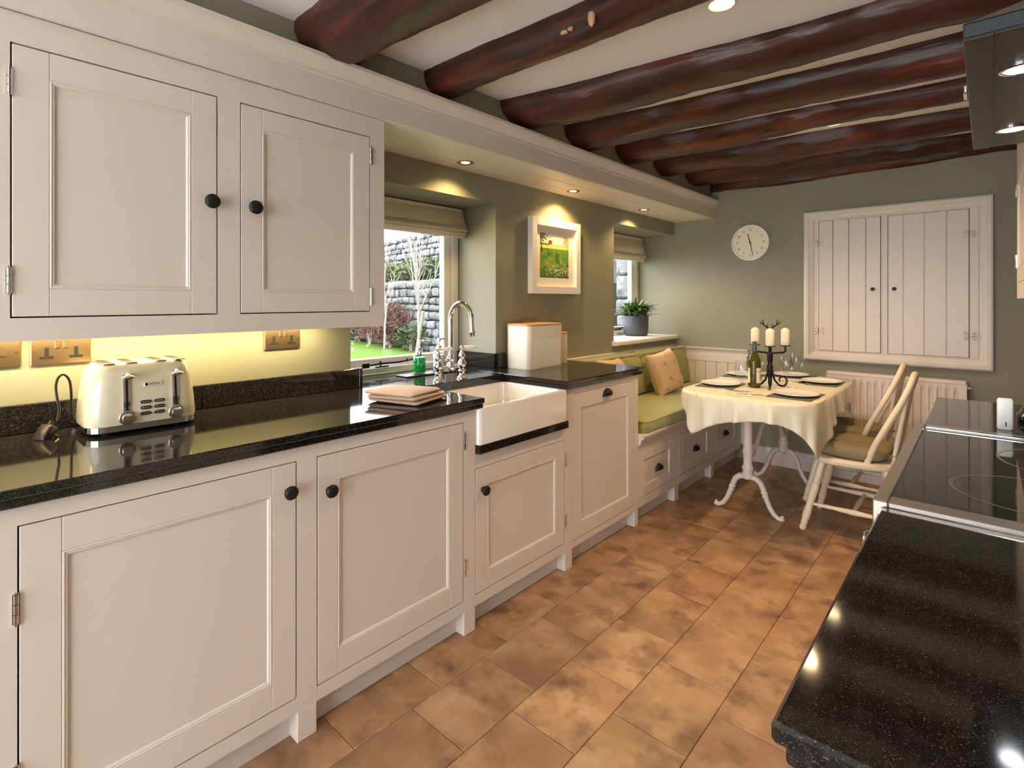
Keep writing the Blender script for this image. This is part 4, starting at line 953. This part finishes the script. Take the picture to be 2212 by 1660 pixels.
# ------------------------------------------------------------------ windsor chairs (modelled facing -x)
def turned(p0, p1, prof, n=14):
    p0 = Vector(p0); d = Vector(p1) - p0; L_ = d.length
    return MB().lathe([(r, f * L_) for r, f in prof], p0, d, n)
leg_prof = [(.013, 0), (.0175, .02), (.0185, .045), (.0165, .062), (.0135, .068), (.017, .075), (.0175, .095), (.015, .10), (.0185, .108), (.0185, .118), (.016, .125), (.019, .16), (.0215, .25), (.019, .28), (.022, .292), (.019, .305), (.0175, .34), (.022, .52), (.023, .62), (.019, .66), (.0225, .675), (.0185, .69), (.020, .80), (.0165, .95), (.015, 1)]
str_prof = [(.008, 0), (.0095, .1), (.012, .22), (.010, .26), (.013, .38), (.0155, .5), (.013, .62), (.010, .74), (.012, .78), (.0095, .9), (.008, 1)]
def make_chair(loc, rz, label):
    t = thing('windsor_chair', label, 'chair', loc, rz, 'cream windsor chairs at the dining table')
    # seat: a shield-shaped board, x = -.2 front to .2 back
    out = []
    for k in range(40):
        a = 2 * PI * k / 40; c, s = math.cos(a), math.sin(a)
        ex = math.copysign(abs(c) ** .62, c) * .205; ey = math.copysign(abs(s) ** .62, s) * (.212 - .022 * (ex / .205)); out.append((ex, ey))
    b = MB().rings([[(x * .93, y * .93, .392) for x, y in out], [(x * .985, y * .985, .398) for x, y in out], [(x, y, .412) for x, y in out], [(x * .99, y * .99, .424) for x, y in out], [(x * .94, y * .94, .430) for x, y in out], [(x * .6, y * .6, .424) for x, y in out], [(x * .1, y * .1, .420) for x, y in out]])
    part('seat', b, M['chair'], t, world=False, smooth=50)
    feet = {}
    for sx, sy in ((-1, -1), (-1, 1), (1, -1), (1, 1)):
        f = Vector((sx * .225 + (.03 if sx > 0 else -.012), sy * .205, 0)); h = Vector((sx * .145, sy * .145, .400)); feet[(sx, sy)] = (f, h)
        part('leg', turned(f, h, leg_prof), M['chair'], t, world=False, smooth=60)
    mids = {}
    for sy in (-1, 1):
        p0 = feet[(-1, sy)][0].lerp(feet[(-1, sy)][1], .40); p1 = feet[(1, sy)][0].lerp(feet[(1, sy)][1], .40); p0.z = p1.z = .150
        mids[sy] = (p0 + p1) / 2; part('stretcher', turned(p0, p1, str_prof), M['chair'], t, world=False, smooth=60)
    part('stretcher', turned(mids[-1], mids[1], str_prof), M['chair'], t, world=False, smooth=60)
    # bow back leaning away from the seat
    lean = lambda z: .165 + (z - .425) * .19
    bow = []
    for k in range(41):
        a = PI * k / 40; z = .425 + .475 * math.sin(a) ** .62; y = -.172 * math.cos(a) * (1 + .06 * math.sin(a)); bow.append((lean(z) - (.10 * (1 - math.sin(a)) ** 2), y, z))
    part('bow', MB().tube(bow, [.0155] * 41, 10, up=(1, 0, 0), flat=1.0), M['chair'], t, world=False, smooth=60)
    for k in range(6):
        y = -.105 + .042 * k; yt = y * 1.22; zt = .425 + .475 * (1 - (yt / .182) ** 2) ** .31 - .008
        part('spindle', turned((lean(.425) + .004, y * .92, .424), (lean(zt), yt, zt), [(.008, 0), (.009, .05), (.0125, .09), (.0085, .10), (.0125, .11), (.0085, .12), (.012, .13), (.009, .15), (.0125, .32), (.011, .5), (.008, .8), (.006, 1)], 10), M['chair'], t, world=False, smooth=60)
    return t
make_chair((.955, 3.525, 0), 0, 'cream windsor chair nearest the black worktop')
make_chair((.865, 4.005, 0), -.03, 'cream windsor chair by the radiator, behind the nearer one')
def seat_pad(loc, rz, label):
    t = thing('seat_pad', label, 'seat pad', loc, rz, 'olive seat pads on the chairs')
    out = []
    for k in range(48):
        a = 2 * PI * k / 48; c, s = math.cos(a), math.sin(a); out.append((math.copysign(abs(c) ** .5, c) * .178, math.copysign(abs(s) ** .5, s) * .182))
    def lay(f, z): return [(x * f, y * f, z + .003 * math.sin(20 * x + 13 * y)) for x, y in out]
    rg = [lay(.9, 0), lay(1.0, .015), lay(1.03, .035), lay(.99, .055), lay(.86, .068), lay(.66, .070), lay(.42, .065), lay(.2, .060), lay(.03, .058)]
    b = MB().rings(rg); b.v = [(x, y, z - (.012 * sum(math.exp(-((x - a) ** 2 + (y - c) ** 2) / .0009) for a in (-.07, .07) for c in (-.07, .07)) if z > .03 else 0)) for x, y, z in b.v]
    part('pad', b, M['pad'], t, world=False, smooth=70)
    for s in (-1, 1):
        tb_ = MB(); q = random.Random(4)
        for k in range(6):
            p = Vector((.168, s * .10, .03)); pts = [p]
            for i in range(5): p = p + Vector((q.uniform(.0, .014), q.uniform(-.016, .016), q.uniform(-.012, .010))); p.z = max(p.z, .003); pts.append(p)
            tb_.tube(pts, .003, 5)
        part('tie', tb_, M['pad'], t, world=False)
seat_pad((.930, 3.525, .4335), 0, 'olive linen seat pad on the near chair')
seat_pad((.840, 4.005, .4335), -.03, 'olive linen seat pad on the far chair')
# ------------------------------------------------------------------ far wall: clock, shuttered cupboard, radiator
ck = thing('wall_clock', 'round white wall clock showing nearly half past eleven', 'clock', (.072, YF, 1.762))
b = MB().lathe([(.138, .001), (.145, .004), (.146, .022), (.141, .028), (.134, .028), (.132, .020)], (0, 0, 0), (0, -1, 0), 56, caps=False); part('case', b, M['white_plastic'], ck, world=False, smooth=40)
part('dial', MB().lathe([(.134, .015), (.133, .019), (.001, .0192)], (0, 0, 0), (0, -1, 0), 56), M['clock_face'], ck, world=False)
Mt = Matrix(((1, 0, 0, 0), (0, 0, -1, 0), (0, 1, 0, 0), (0, 0, 0, 1)))
for h in range(1, 13):
    a = PI / 2 - h * PI / 6; text_part('numeral', str(h), .026, M['ink'], ck, Matrix.Translation((.102 * math.cos(a), -.0196, .102 * math.sin(a))) @ Mt)
b = MB()
for h in range(60):
    a = h * PI / 30; l_ = .007 if h % 5 == 0 else .003
    c, s = math.cos(a), math.sin(a); b.tube([(.122 * c, -.0196, .122 * s), ((.122 + l_) * c, -.0196, (.122 + l_) * s)], .0006, 4)
part('minute_marks', b, M['ink'], ck, world=False, kind='stuff')
def hand(name, ang, l_, w_, y, m):
    d = Vector((math.sin(ang), 0, math.cos(ang))); s = Vector((math.cos(ang), 0, -math.sin(ang))); a, e = d * -.022, d * l_
    part(name, MB().rings([[a - s * w_ + Vector((0, y, 0)), a + s * w_ + Vector((0, y, 0)), a + s * w_ + Vector((0, y - .001, 0)), a - s * w_ + Vector((0, y - .001, 0))], [e - s * w_ * .7 + Vector((0, y, 0)), e + s * w_ * .7 + Vector((0, y, 0)), e + s * w_ * .7 + Vector((0, y - .001, 0)), e - s * w_ * .7 + Vector((0, y - .001, 0))]]), m, ck, world=False)
hand('hour_hand', 11.47 / 12 * 2 * PI, .075, .0042, -.0205, M['black_matt']); hand('minute_hand', 28 / 60 * 2 * PI, .108, .0032, -.022, M['black_matt']); hand('second_hand', 46 / 60 * 2 * PI, .098, .0007, -.0235, M['brass'])
part('hub', MB().lathe([(.006, .019), (.006, .025), (.001, .026)], (0, 0, 0), (0, -1, 0), 14), M['black_matt'], ck, world=False)

sh = thing('shutter_cupboard', 'cream wall cupboard with two boarded doors above the radiator', 'cupboard', (.995, YF, .85))
sx0, sx1, sz0, sz1 = .465, 1.526, .850, 1.957
prof = [(0, .004), (.0, .030), (.010, .036), (.030, .036), (.036, .030), (.050, .026), (.062, .018), (.072, .012), (.072, .004)]   # inwards, out of the wall
rg = []
for (cu, cz, su, sz) in ((sx0, sz0, 1, 1), (sx1, sz0, -1, 1), (sx1, sz1, -1, -1), (sx0, sz1, 1, -1), (sx0, sz0, 1, 1)):
    rg.append([(cu + su * o, YF - h, cz + sz * o) for o, h in prof])
part('architrave', MB().rings(rg, closed=False), M['cream'], sh, smooth=30)
ix0, ix1, iz0, iz1 = sx0 + .070, sx1 - .070, sz0 + .068, sz1 - .068
dl = (.563, .945); dr = (.985, 1.412); dz = (.925, 1.880)
b = MB(); b.box(ix0, dl[0] - .002, YF - .018, YF - .001, iz0, iz1); b.box(dl[1] + .002, dr[0] - .002, YF - .018, YF - .001, iz0, iz1); b.box(dr[1] + .002, ix1, YF - .018, YF - .001, iz0, iz1)
for d_ in (dl, dr): b.box(d_[0] - .002, d_[1] + .002, YF - .018, YF - .001, iz0, dz[0] - .002); b.box(d_[0] - .002, d_[1] + .002, YF - .018, YF - .001, dz[1] + .002, iz1)
part('inner_frame', b, M['cream'], sh)
for d_, cuts, kx, hx_, nm in ((dl, (.563, .655, .755, .858, .945), .900, .563, 0), (dr, (.985, 1.072, 1.185, 1.300, 1.412), 1.022, 1.412, 1)):
    pr = .027 if nm == 0 else .019
    d = part('door', MB().box(d_[0] + .002, d_[1] - .002, YF - .012, YF - .003, dz[0], dz[1]), M['cream'], sh)
    for k in range(4): part('board', MB().box(cuts[k] + .0015, cuts[k + 1] - .0015, YF - pr, YF - .011, dz[0], dz[1], .0028), M['cream'], d)
    kb = MB().lathe([(.006, 0), (.005, .010), (.011, .014), (.013, .019), (.011, .024), (.001, .026)], (kx, YF - pr, 1.373), (0, -1, 0), 18); part('knob', kb, M['black_matt'], d, smooth=50, label='small black knob')
    for z in (1.07, 1.72):
        hb = MB()
        for s in (-1, 1):
            for k in range(-1, 2): hb.sphere((hx_ + s * .022, YF - .0285, z + k * .020), (.011, .0035, .008), 8, 6)
            hb.box(hx_ + s * .004, hx_ + s * .016, YF - .030, YF - .018, z - .018, z + .018, .002)
        part('butterfly_hinge', hb, M['cream'], d, smooth=60)
# small latch keep on the near frame edge
rd = thing('radiator', 'white ribbed panel radiator below the boarded cupboard', 'radiator', (1.01, YF - .06, .28))
rx0, rx1, rz0, rz1, ry = .622, 1.402, .285, .782, YF - .085
pts_f = []
n_fl = 17; wdt = (rx1 - rx0 - .06) / n_fl
def flute(u, v):
    x = rx0 + .006 + (rx1 - rx0 - .012) * u; z = rz0 + (rz1 - rz0 - .02) * v
    k = (x - rx0 - .03) / wdt; e = min(1, max(0, (v - .07) / .05)) * min(1, max(0, (.93 - v) / .05))
    f = k - math.floor(k); h = 0
    if 0 <= k <= n_fl: h = -.011 * e * max(0, min(1, (.5 - abs(f - .5) - .22) / .08))
    return (x, ry - .0 - h - .0, z)
part('front_panel', MB().grid(flute, 204, 24), M['radiator'], rd, smooth=40)
part('back_panel', MB().box(rx0 + .006, rx1 - .006, ry + .03, ry + .045, rz0, rz1 - .02), M['radiator'], rd)
b = MB(); b.box(rx0, rx0 + .005, ry - .004, ry + .055, rz0 - .005, rz1); b.box(rx1 - .005, rx1, ry - .004, ry + .055, rz0 - .005, rz1); part('side_cover', b, M['radiator'], rd)
b = MB(); b.box(rx0, rx1, ry - .004, ry + .003, rz1 - .022, rz1, .001); b.box(rx0, rx1, ry + .048, ry + .055, rz1 - .022, rz1, .001)
for k in range(66): x = rx0 + .012 + k * .0115; b.box(x, x + .005, ry + .003, ry + .048, rz1 - .004, rz1)
part('top_grille', b, M['radiator'], rd)
b = MB().cyl((rx1, ry + .02, rz1 - .045), (rx1 + .014, ry + .02, rz1 - .045), .008, 10); b.cyl((rx1 + .014, ry + .02, rz1 - .045), (rx1 + .022, ry + .02, rz1 - .045), .004, 8); part('bleed_valve', b, M['radiator'], rd)
b = MB()
for x in (rx0 + .02, rx1 - .02): b.cyl((x, ry + .03, -.003), (x, ry + .03, rz0 + .01), .008, 10)
part('pipe', b, M['radiator'], rd)

# ------------------------------------------------------------------ right side: worktops, range cooker, hood
for (y0, y1, lbl, cl) in ((.516, 1.190, 'black speckled granite worktop in the right foreground', 'cream cupboard under the foreground worktop'), (2.030, 2.690, 'black granite worktop beyond the range cooker', 'cream cupboard beyond the range cooker')):
    t = thing('worktop', lbl, 'worktop', (1.66, (y0 + y1) / 2, .868))
    b = MB(); b.box(1.347, XR - .001, y0, y1, .889, .910, .004); b.box(1.357, XR - .001, y0 + .010 * (y0 < 1), y1 - .010 * (y0 > 1), .868, .8895, .003)
    part('slab', b, M['granite'], t)
    part('upstand', MB().box(XR - .020, XR - .001, y0, y1, .9105, 1.0, .002), M['granite'], t)
    Tr = T_right(1.375); c = thing('base_cabinet', cl, 'cabinet', (1.68, (y0 + y1) / 2, 0), group='cream base cupboards along the right wall')
    ya, yb = y0 + .022, y1 - .004
    frame_part(c, Tr, ya, yb, .092, .868, [(ya + .05, yb - .04, .134, .826)], legs=[(ya, ya + .05), (yb - .04, yb)])
    b = MB(); b.box(ya, ya + .018, -.59, -.022, .092, .868); b.box(yb - .018, yb, -.59, -.022, .092, .868); b.box(ya + .018, yb - .018, -.59, -.57, .1, .868)
    part('carcass', b.map(Tr), M['cream'], c)
    part('plinth', MB().box(ya, yb, -.062, -.046, 0, .092).map(Tr), M['cream'], c)
    door_part(c, Tr, ya + .05, yb - .04, .134, .826, knob=(ya + .09, .70))
rc = thing('range_cooker', 'steel-trimmed range cooker with black glass hob', 'cooker', (1.66, 1.607, 0))
cy0_, cy1_ = 1.1925, 2.0275
b = MB(); b.box(1.352, XR - .004, cy0_ + .002, cy1_ - .002, .10, .868); b.box(1.37, XR - .02, cy0_ + .01, cy1_ - .01, 0, .10)
part('body', b, M['black_gloss'], rc)
b = MB()   # steel rim frame round the glass
b.box(1.334, 1.358, cy0_, cy1_, .868, .920, .002); b.box(1.358, XR - .003, cy0_, cy0_ + .042, .868, .920, .002); b.box(1.358, XR - .003, cy1_ - .050, cy1_, .868, .920, .002); b.box(1.90, XR - .003, cy0_ + .042, cy1_ - .050, .868, .920, .002)
part('hob_rim', b, M['steel'], rc)
part('rim_lip', MB().box(1.362, 1.93, cy1_ - .056, cy1_ - .047, .918, .9245, .002), M['chrome'], rc)
hb = part('hob_glass', MB().box(1.358, 1.90, cy0_ + .042, cy1_ - .050, .880, .9165), M['hob'], rc)
def ring(x, y, r, w_=.0012):
    n = 72; z = .9169
    return MB().rings([[(x + q * math.cos(2 * PI * k / n), y + q * math.sin(2 * PI * k / n), z) for k in range(n)] for q in (r - w_, r + w_)], True, False, False)
for x, y, r in ((1.560, 1.425, .120), (1.560, 1.425, .123), (1.665, 1.745, .150), (1.665, 1.745, .153), (1.665, 1.745, .095), (1.80, 1.42, .08), (1.47, 1.90, .085)): 
    if not (x == 1.47): part('cooking_zone_ring', ring(x, y, r, .0009), M['hob_print'], hb)
for y0, y1 in ((1.21, 1.60), (1.61, 2.01)): 
    d = part('oven_door', MB().box(1.338, 1.3518, y0, y1, .16, .76, .004), M['black_gloss'], rc)
    part('rail_handle', MB().tube([(1.338, y0 + .03, .72), (1.30, y0 + .03, .72), (1.30, y1 - .03, .72), (1.338, y1 - .03, .72)], .008, 8), M['chrome'], d)
cp = part('control_panel', MB().box(1.336, 1.3518, 1.20, 2.02, .775, .866, .003), M['steel'], rc)
for k in range(6): part('control_knob', MB().lathe([(.022, 0), (.020, .018), (.016, .022), (.001, .0225)], (1.336, 1.235 + k * .145, .822), (-1, 0, 0), 18), M['chrome'], cp, smooth=50)

hd = thing('cooker_hood', 'dark grey chimney cooker hood with two white lamps', 'hood', (1.72, 1.667, 1.747))
hx0, hy0, hy1, hz = 1.463, 1.217, 2.118, 1.747
part('canopy', MB().box(hx0, XR - .002, hy0, hy1, hz + .004, hz + .030, .002), M['hood'], hd)
b = MB().rings([[(hx0, hy0, hz + .030), (XR - .002, hy0, hz + .030), (XR - .002, hy1, hz + .030), (hx0, hy1, hz + .030)], [(1.70, hy0 + .32, hz + .20), (XR - .002, hy0 + .32, hz + .20), (XR - .002, hy1 - .32, hz + .20), (1.70, hy1 - .32, hz + .20)], [(1.70, hy0 + .32, ceil_z(1.6) + .02), (XR - .002, hy0 + .32, ceil_z(1.6) + .02), (XR - .002, hy1 - .32, ceil_z(1.6) + .02), (1.70, hy1 - .32, ceil_z(1.6) + .02)]])
part('chimney', b, M['hood'], hd)
b = MB(); b.box(hx0 + .002, hx0 + .040, hy0 + .002, hy1 - .002, hz, hz + .004); b.box(hx0 + .042, XR - .01, hy0 + .002, hy1 - .002, hz + .001, hz + .004)
part('filter_panel', b, M['hood_under'], hd)
def spot(name, parent, loc, energy, col, size=100, blend=.7, rad=.02):
    l = bpy.data.lights.new(name, 'SPOT'); l.energy = energy; l.color = col; l.spot_size = math.radians(size); l.spot_blend = blend; l.shadow_soft_size = rad
    o = bpy.data.objects.new(name, l); COL.objects.link(o); o.parent = parent; o.location = loc; return o
for y in (1.433, 1.925):
    p = part('lamp_bezel', MB().lathe([(.034, -.001), (.034, .002), (.028, .003), (.026, 0)], (1.545, y, hz), (0, 0, -1), 28, caps=False), M['chrome'], hd, smooth=50)
    part('lamp_lens', MB().lathe([(.027, 0), (.026, .0015), (.001, .002)], (1.545, y, hz), (0, 0, -1), 28), M['cool_lamp'], p)
    spot('hood_lamp', hd, (1.545 - 1.72, y - 1.667, -.006), 3.0, (.90, .96, 1), 120, .6, .02)
part('switch', MB().box(hx0 - .008, hx0, 1.545, 1.60, hz + .006, hz + .024, .002), M['chrome'], hd)

wc = thing('wall_cabinet', 'cream wall cupboard at the right edge beyond the cooker hood', 'cabinet', (1.80, 3.0, 1.303))
Tw = T_right(1.603)
frame_part(wc, Tw, 2.30, 3.518, 1.303, 2.05, [(2.36, 2.66, 1.372, 1.915), (2.70, 3.506, 1.372, 1.915)])
b = MB(); b.box(3.50, 3.518, -.36, -.022, 1.303, 2.05); b.box(2.30, 2.318, -.36, -.022, 1.303, 2.05); b.box(2.318, 3.50, -.36, -.022, 1.325, 1.345); b.box(2.318, 3.50, -.36, -.35, 1.345, 2.03); b.box(2.318, 3.50, -.36, -.022, 2.03, 2.05)
part('carcass', b.map(Tw), M['cream'], wc)
door_part(wc, Tw, 2.36, 2.66, 1.372, 1.915); door_part(wc, Tw, 2.70, 3.506, 1.372, 1.915, hinges=(3.507, (1.48, 1.82)))

# small things on the right worktops
dv = thing('white_sensor', 'slim white plastic gadget standing on the worktop beyond the hob', 'gadget', (1.535, 2.150, .910), rz=.1)
part('casing', MB().rings([[(p[0], p[1], z) for p in rr(-.018 + i_, .018 - i_, -.012 + i_, .012 - i_, .008, 0, 4)] for z, i_ in ((0, .002), (.003, 0), (.086, 0), (.092, .003))]), M['white_plastic'], dv, world=False, smooth=50)
part('logo', MB().box(-.001, .002, -.0125, -.0120, .010, .024), M['ink'], dv, world=False)
kt = thing('kettle', 'black kettle at the right edge of the far worktop', 'kettle', (1.668, 2.345, .910))
part('kettle_body', MB().lathe([(.098, 0), (.104, .006), (.104, .02), (.092, .035), (.085, .07), (.070, .16), (.055, .19), (.02, .20), (.001, .20)], n=36), M['black_gloss'], kt, world=False, smooth=60)
part('handle', MB().tube([(0, .062, .18), (0, .12, .18), (0, .135, .14), (0, .12, .08), (0, .090, .05)], .011, 10), M['black_matt'], kt, world=False)
part('spout', MB().tube([(0, -.066, .14), (0, -.10, .165), (0, -.115, .18)], [.022, .016, .010], 10), M['black_gloss'], kt, world=False)
part('lid_knob', MB().lathe([(.008, .20), (.014, .212), (.010, .222), (.001, .224)], n=16), M['chrome'], kt, world=False)
pn = thing('saucepan', 'black pan on the hob at the right edge', 'pan', (1.682, 1.560, .9172))
part('pan_body', MB().lathe([(.10, 0), (.112, .006), (.118, .045), (.120, .046), (.116, .045), (.108, .008), (.001, .006)], n=40), M['black_gloss'], pn, world=False, smooth=60)
part('handle', MB().tube([(.11, .02, .035), (.18, .04, .05), (.26, .06, .06)], [.009, .010, .011], 8), M['black_matt'], pn, world=False)

# ------------------------------------------------------------------ downlights
def downlight(x, y, z, label, r, energy, size, bezel, warm=(1, .64, .34), grp='ceiling downlights', blend=.8, lr=.73):
    t = thing('downlight', label, 'light', (x, y, z), group=grp)
    part('bezel', MB().lathe([(r, -.001), (r, .003), (r * .88, .005), (r * (lr + .01), .001), (r * (lr - .01), -.0005)], (0, 0, 0), (0, 0, -1), 30, caps=False), bezel, t, world=False, smooth=50)
    part('lens', MB().lathe([(r * lr, 0), (r * (lr - .01), .001), (.001, .0015)], (0, 0, 0), (0, 0, -1), 30), M['warm_lamp'], t, world=False)
    spot('downlight_lamp', t, (0, 0, -.010), energy, warm, size, blend, r * .6)
for y, lb in ((1.818, 'recessed spotlight in the bulkhead above the sink window'), (2.746, 'recessed spotlight in the bulkhead above the painting'), (3.674, 'recessed spotlight in the bulkhead above the window seat')):
    downlight(-.452, y, 1.9858, lb, .042, 7 if y < 2 else 13, 138, M['nickel'], (1, .68, .30), 'bulkhead spotlights', .55, .52)
for y, lb in ((1.728, 'bright recessed ceiling downlight at the top of the photo'), (2.86, 'recessed ceiling downlight between the fourth and fifth beams'), (3.40, 'recessed ceiling downlight above the dining table'), (.74, 'recessed ceiling downlight above the camera, before the first beam'), (-.35, 'recessed ceiling downlight by the added glazed door')):
    downlight(.855, y, ceil_z(y), lb, .046, 22 if y > 2.5 else 12 if y > 1 else 4, 130, M['white_plastic'])

# ------------------------------------------------------------------ the garden outside
struct('bounce_patio', MB().box(-8, 12, -14, YB - .2, -.25, -.13), M['bounce_paving'])  # unseen ground added as a reflector: bounces daylight through the door onto the ceiling
LZ = .40
def gy(x): return 5.55 + (-x - 3.6) * .205          # foot of the lower garden wall
struct('lawn', MB().rings([[(-1.03, -1.7, LZ - .5), (-30, -1.7, LZ - .5), (-30, gy(-30) + .6, LZ - .5), (-1.03, gy(-1.03) + .6, LZ - .5)], [(-1.03, -1.7, LZ), (-30, -1.7, LZ), (-30, gy(-30) + .6, LZ), (-1.03, gy(-1.03) + .6, LZ)]]), M['grass'])
struct('bank', MB().rings([[(x, gy(x) + .25, LZ - .3), (x, gy(x) + .25, 1.48), (x, gy(x) + 1.5, 1.95), (x, gy(x) + 1.6, LZ - .3)] for x in (1.0, -10, -30)]), M['earth'])
struct('hillside', MB().rings([[(x, gy(x) + 1.9, .2), (x, gy(x) + 1.9, 2.50), (x, gy(x) + 24, 5.5), (x, gy(x) + 24, .2)] for x in (3.0, -14, -40)]), M['hill'])
def stone_mesh(seed):
    q = random.Random(seed); b = MB().sphere((0, 0, 0), (.5, .5, .5), 8, 5)
    b.v = [tuple(math.copysign(abs(c * 2) ** .42 * .5, c) * q.uniform(.82, 1.12) for c in p) for p in b.v]
    return b.mesh('stone', M['stone'], 50)
stones = [stone_mesh(s) for s in range(8)]
def garden_wall(label, dy, z0, z1, spans, w_, h_, seed):
    q = random.Random(seed); xa, xb = spans[0][1], spans[-1][0]
    t = thing('garden_wall', label, 'wall', (-7.5, gy(-7.5) + dy, z0)); L = t.location
    part('core', MB().rings([[(x, gy(x) + dy + .06, z0 - .1), (x, gy(x) + dy + .06, z1 - .06), (x, gy(x) + dy + .35, z1 - .06), (x, gy(x) + dy + .35, z0 - .1)] for x in (2.0, -14)]), M['earth'], t)
    z = z0
    while z < z1:
        h = h_ * q.uniform(.8, 1.25)
        for x1, x0 in spans:
            x = x1
            while x > x0:
                w = w_ * q.uniform(.6, 1.5); xc = x - w / 2
                o = bpy.data.objects.new('stone', q.choice(stones)); COL.objects.link(o); o.parent = t
                o.location = (xc - L.x, gy(xc) + dy + q.uniform(-.03, .03) - L.y, z + h / 2 - L.z); o.scale = (w * .96, .30, h * .95); o.rotation_euler = (q.uniform(-.1, .1), q.uniform(-.08, .08), -.2 + q.uniform(-.1, .1)); x -= w
        z += h
garden_wall('lower dry stone garden wall behind the lawn', 0, LZ, 1.55, [(-1.7, -2.7), (-4.9, -10.0)], .235, .135, 1)
garden_wall('upper dry stone wall at the top of the bank', 1.55, 1.85, 2.86, [(-7.2, -13.2)], .23, .135, 2)
def shrub(name, label, c, rad, n, leaf, m, thin=.35, seed=1, up=.3, grp='garden shrubs', cat='shrub'):
    q = random.Random(seed); b = MB()
    for k in range(n):
        d = Vector((q.gauss(0, 1), q.gauss(0, 1), q.gauss(0, 1))).normalized() * q.random() ** .4
        p = Vector((d.x * rad[0], d.y * rad[1], rad[2] + d.z * rad[2])); a = Vector((q.gauss(0, 1), q.gauss(0, 1), q.gauss(up, .7))).normalized(); s = a.cross(Vector((q.gauss(0, 1), q.gauss(0, 1), q.gauss(0, 1)))).normalized(); l_ = leaf * q.uniform(.6, 1.4)
        b.add([p, p + a * l_ * .5 + s * l_ * thin * .5, p + a * l_, p + a * l_ * .5 - s * l_ * thin * .5], [(0, 1, 2, 3)])
    t = thing(name, label, cat, c, group=grp)
    part('foliage', b, m, t, world=False, smooth=0, kind='stuff', recalc=False)
    st_ = MB(); 
    for k in range(5): st_.tube([(0, 0, -.05), (q.uniform(-.3, .3) * rad[0], q.uniform(-.3, .3) * rad[1], rad[2]), (q.uniform(-.7, .7) * rad[0], q.uniform(-.7, .7) * rad[1], rad[2] * 1.6)], [.02, .012, .005], 5)
    part('stem', st_, M['bark'], t, world=False)
bl = ['left of the sapling', 'behind the sapling', 'right of the sapling', 'at the left of the view', 'near the stone jamb']
for k, x in enumerate((-9.6, -8.3, -7.2, -10.8, -6.3)):
    shrub('bank_shrub', 'olive-green shrub on the bank between the stone walls, ' + bl[k], (x, gy(x) + .95, 1.6), (.62, .40, .30), 700, .15, M['shrub2'] if k % 2 else M['shrub'], seed=k)
for k, (x, wh_) in enumerate(((-9.3, 'below the cupboard corner'), (-7.9, 'at the middle of the window'), (-10.4, 'at the far left of the lawn'), (-6.9, 'behind the dispensers'))):
    shrub('dead_bracken', 'brown dead bracken along the lawn edge, ' + wh_, (x, gy(x) - .32, LZ), (.60, .24, .38 if k != 1 else .50), 800, .26, M['bracken'], .10, 30 + k, .9, 'bracken along the lawn edge', 'bracken')
for k, (x, wh_) in enumerate(((-6.1, 'beside the stone jamb'), (-8.6, 'between the bracken clumps'), (-2.4, 'outside the far window'))):
    shrub('border_shrub', 'dark green leafy plant at the foot of the lower wall, ' + wh_, (x, gy(x) - .28, LZ), (.40, .22, .26), 420, .11, M['shrub'], seed=50 + k)
# bare saplings
def sapling(c, h, seed, label, lean):
    q = random.Random(seed); t = thing('bare_sapling', label, 'tree', c, group='bare garden saplings')
    b = MB(); tr = [Vector((0, 0, -.05)), Vector((lean * .2, 0, h * .2)), Vector((lean * .5, .02, h * .38))]
    b.tube(tr, [.022, .018, .015], 7); part('trunk', b, M['bark'], t, world=False, smooth=60)
    for k in range(7):
        p = tr[1].lerp(tr[2], q.uniform(.2, 1)); d = Vector((q.uniform(-.75, .75), q.uniform(-.3, .3), 1)).normalized(); L_ = h * q.uniform(.45, .75); pts = [p]
        for i in range(5): d = (d + Vector((q.uniform(-.16, .16), q.uniform(-.1, .1), .10))).normalized(); p = p + d * L_ / 5; pts.append(p)
        b = MB().tube(pts, [.010, .009, .0075, .006, .005, .003], 5)
        for i in (1, 2, 3, 4):
            for s in range(2):
                e = (d + Vector((q.uniform(-.9, .9), q.uniform(-.4, .4), q.uniform(-.2, .4)))).normalized(); b.tube([pts[i], pts[i] + e * L_ * .16, pts[i] + e * L_ * .3 + Vector((0, 0, .04))], [.006, .0045, .003], 4)
        part('branch', b, M['bark'], t, world=False, smooth=60)
sapling((-5.45, 5.45, LZ), 2.5, 3, 'bare pale sapling in the middle of the window view', -.1)
sapling((-6.65, 5.60, LZ), 2.2, 9, 'bare twiggy sapling beside the wall cupboard edge', .1)
solo('garden_stake', MB().tube([(-5.36, 5.30, LZ - .1), (-5.16, 5.30, LZ + .72)], .030, 6), M['stake'], 'pale leaning timber stake by the sapling', 'stake', (-5.36, 5.30, LZ))
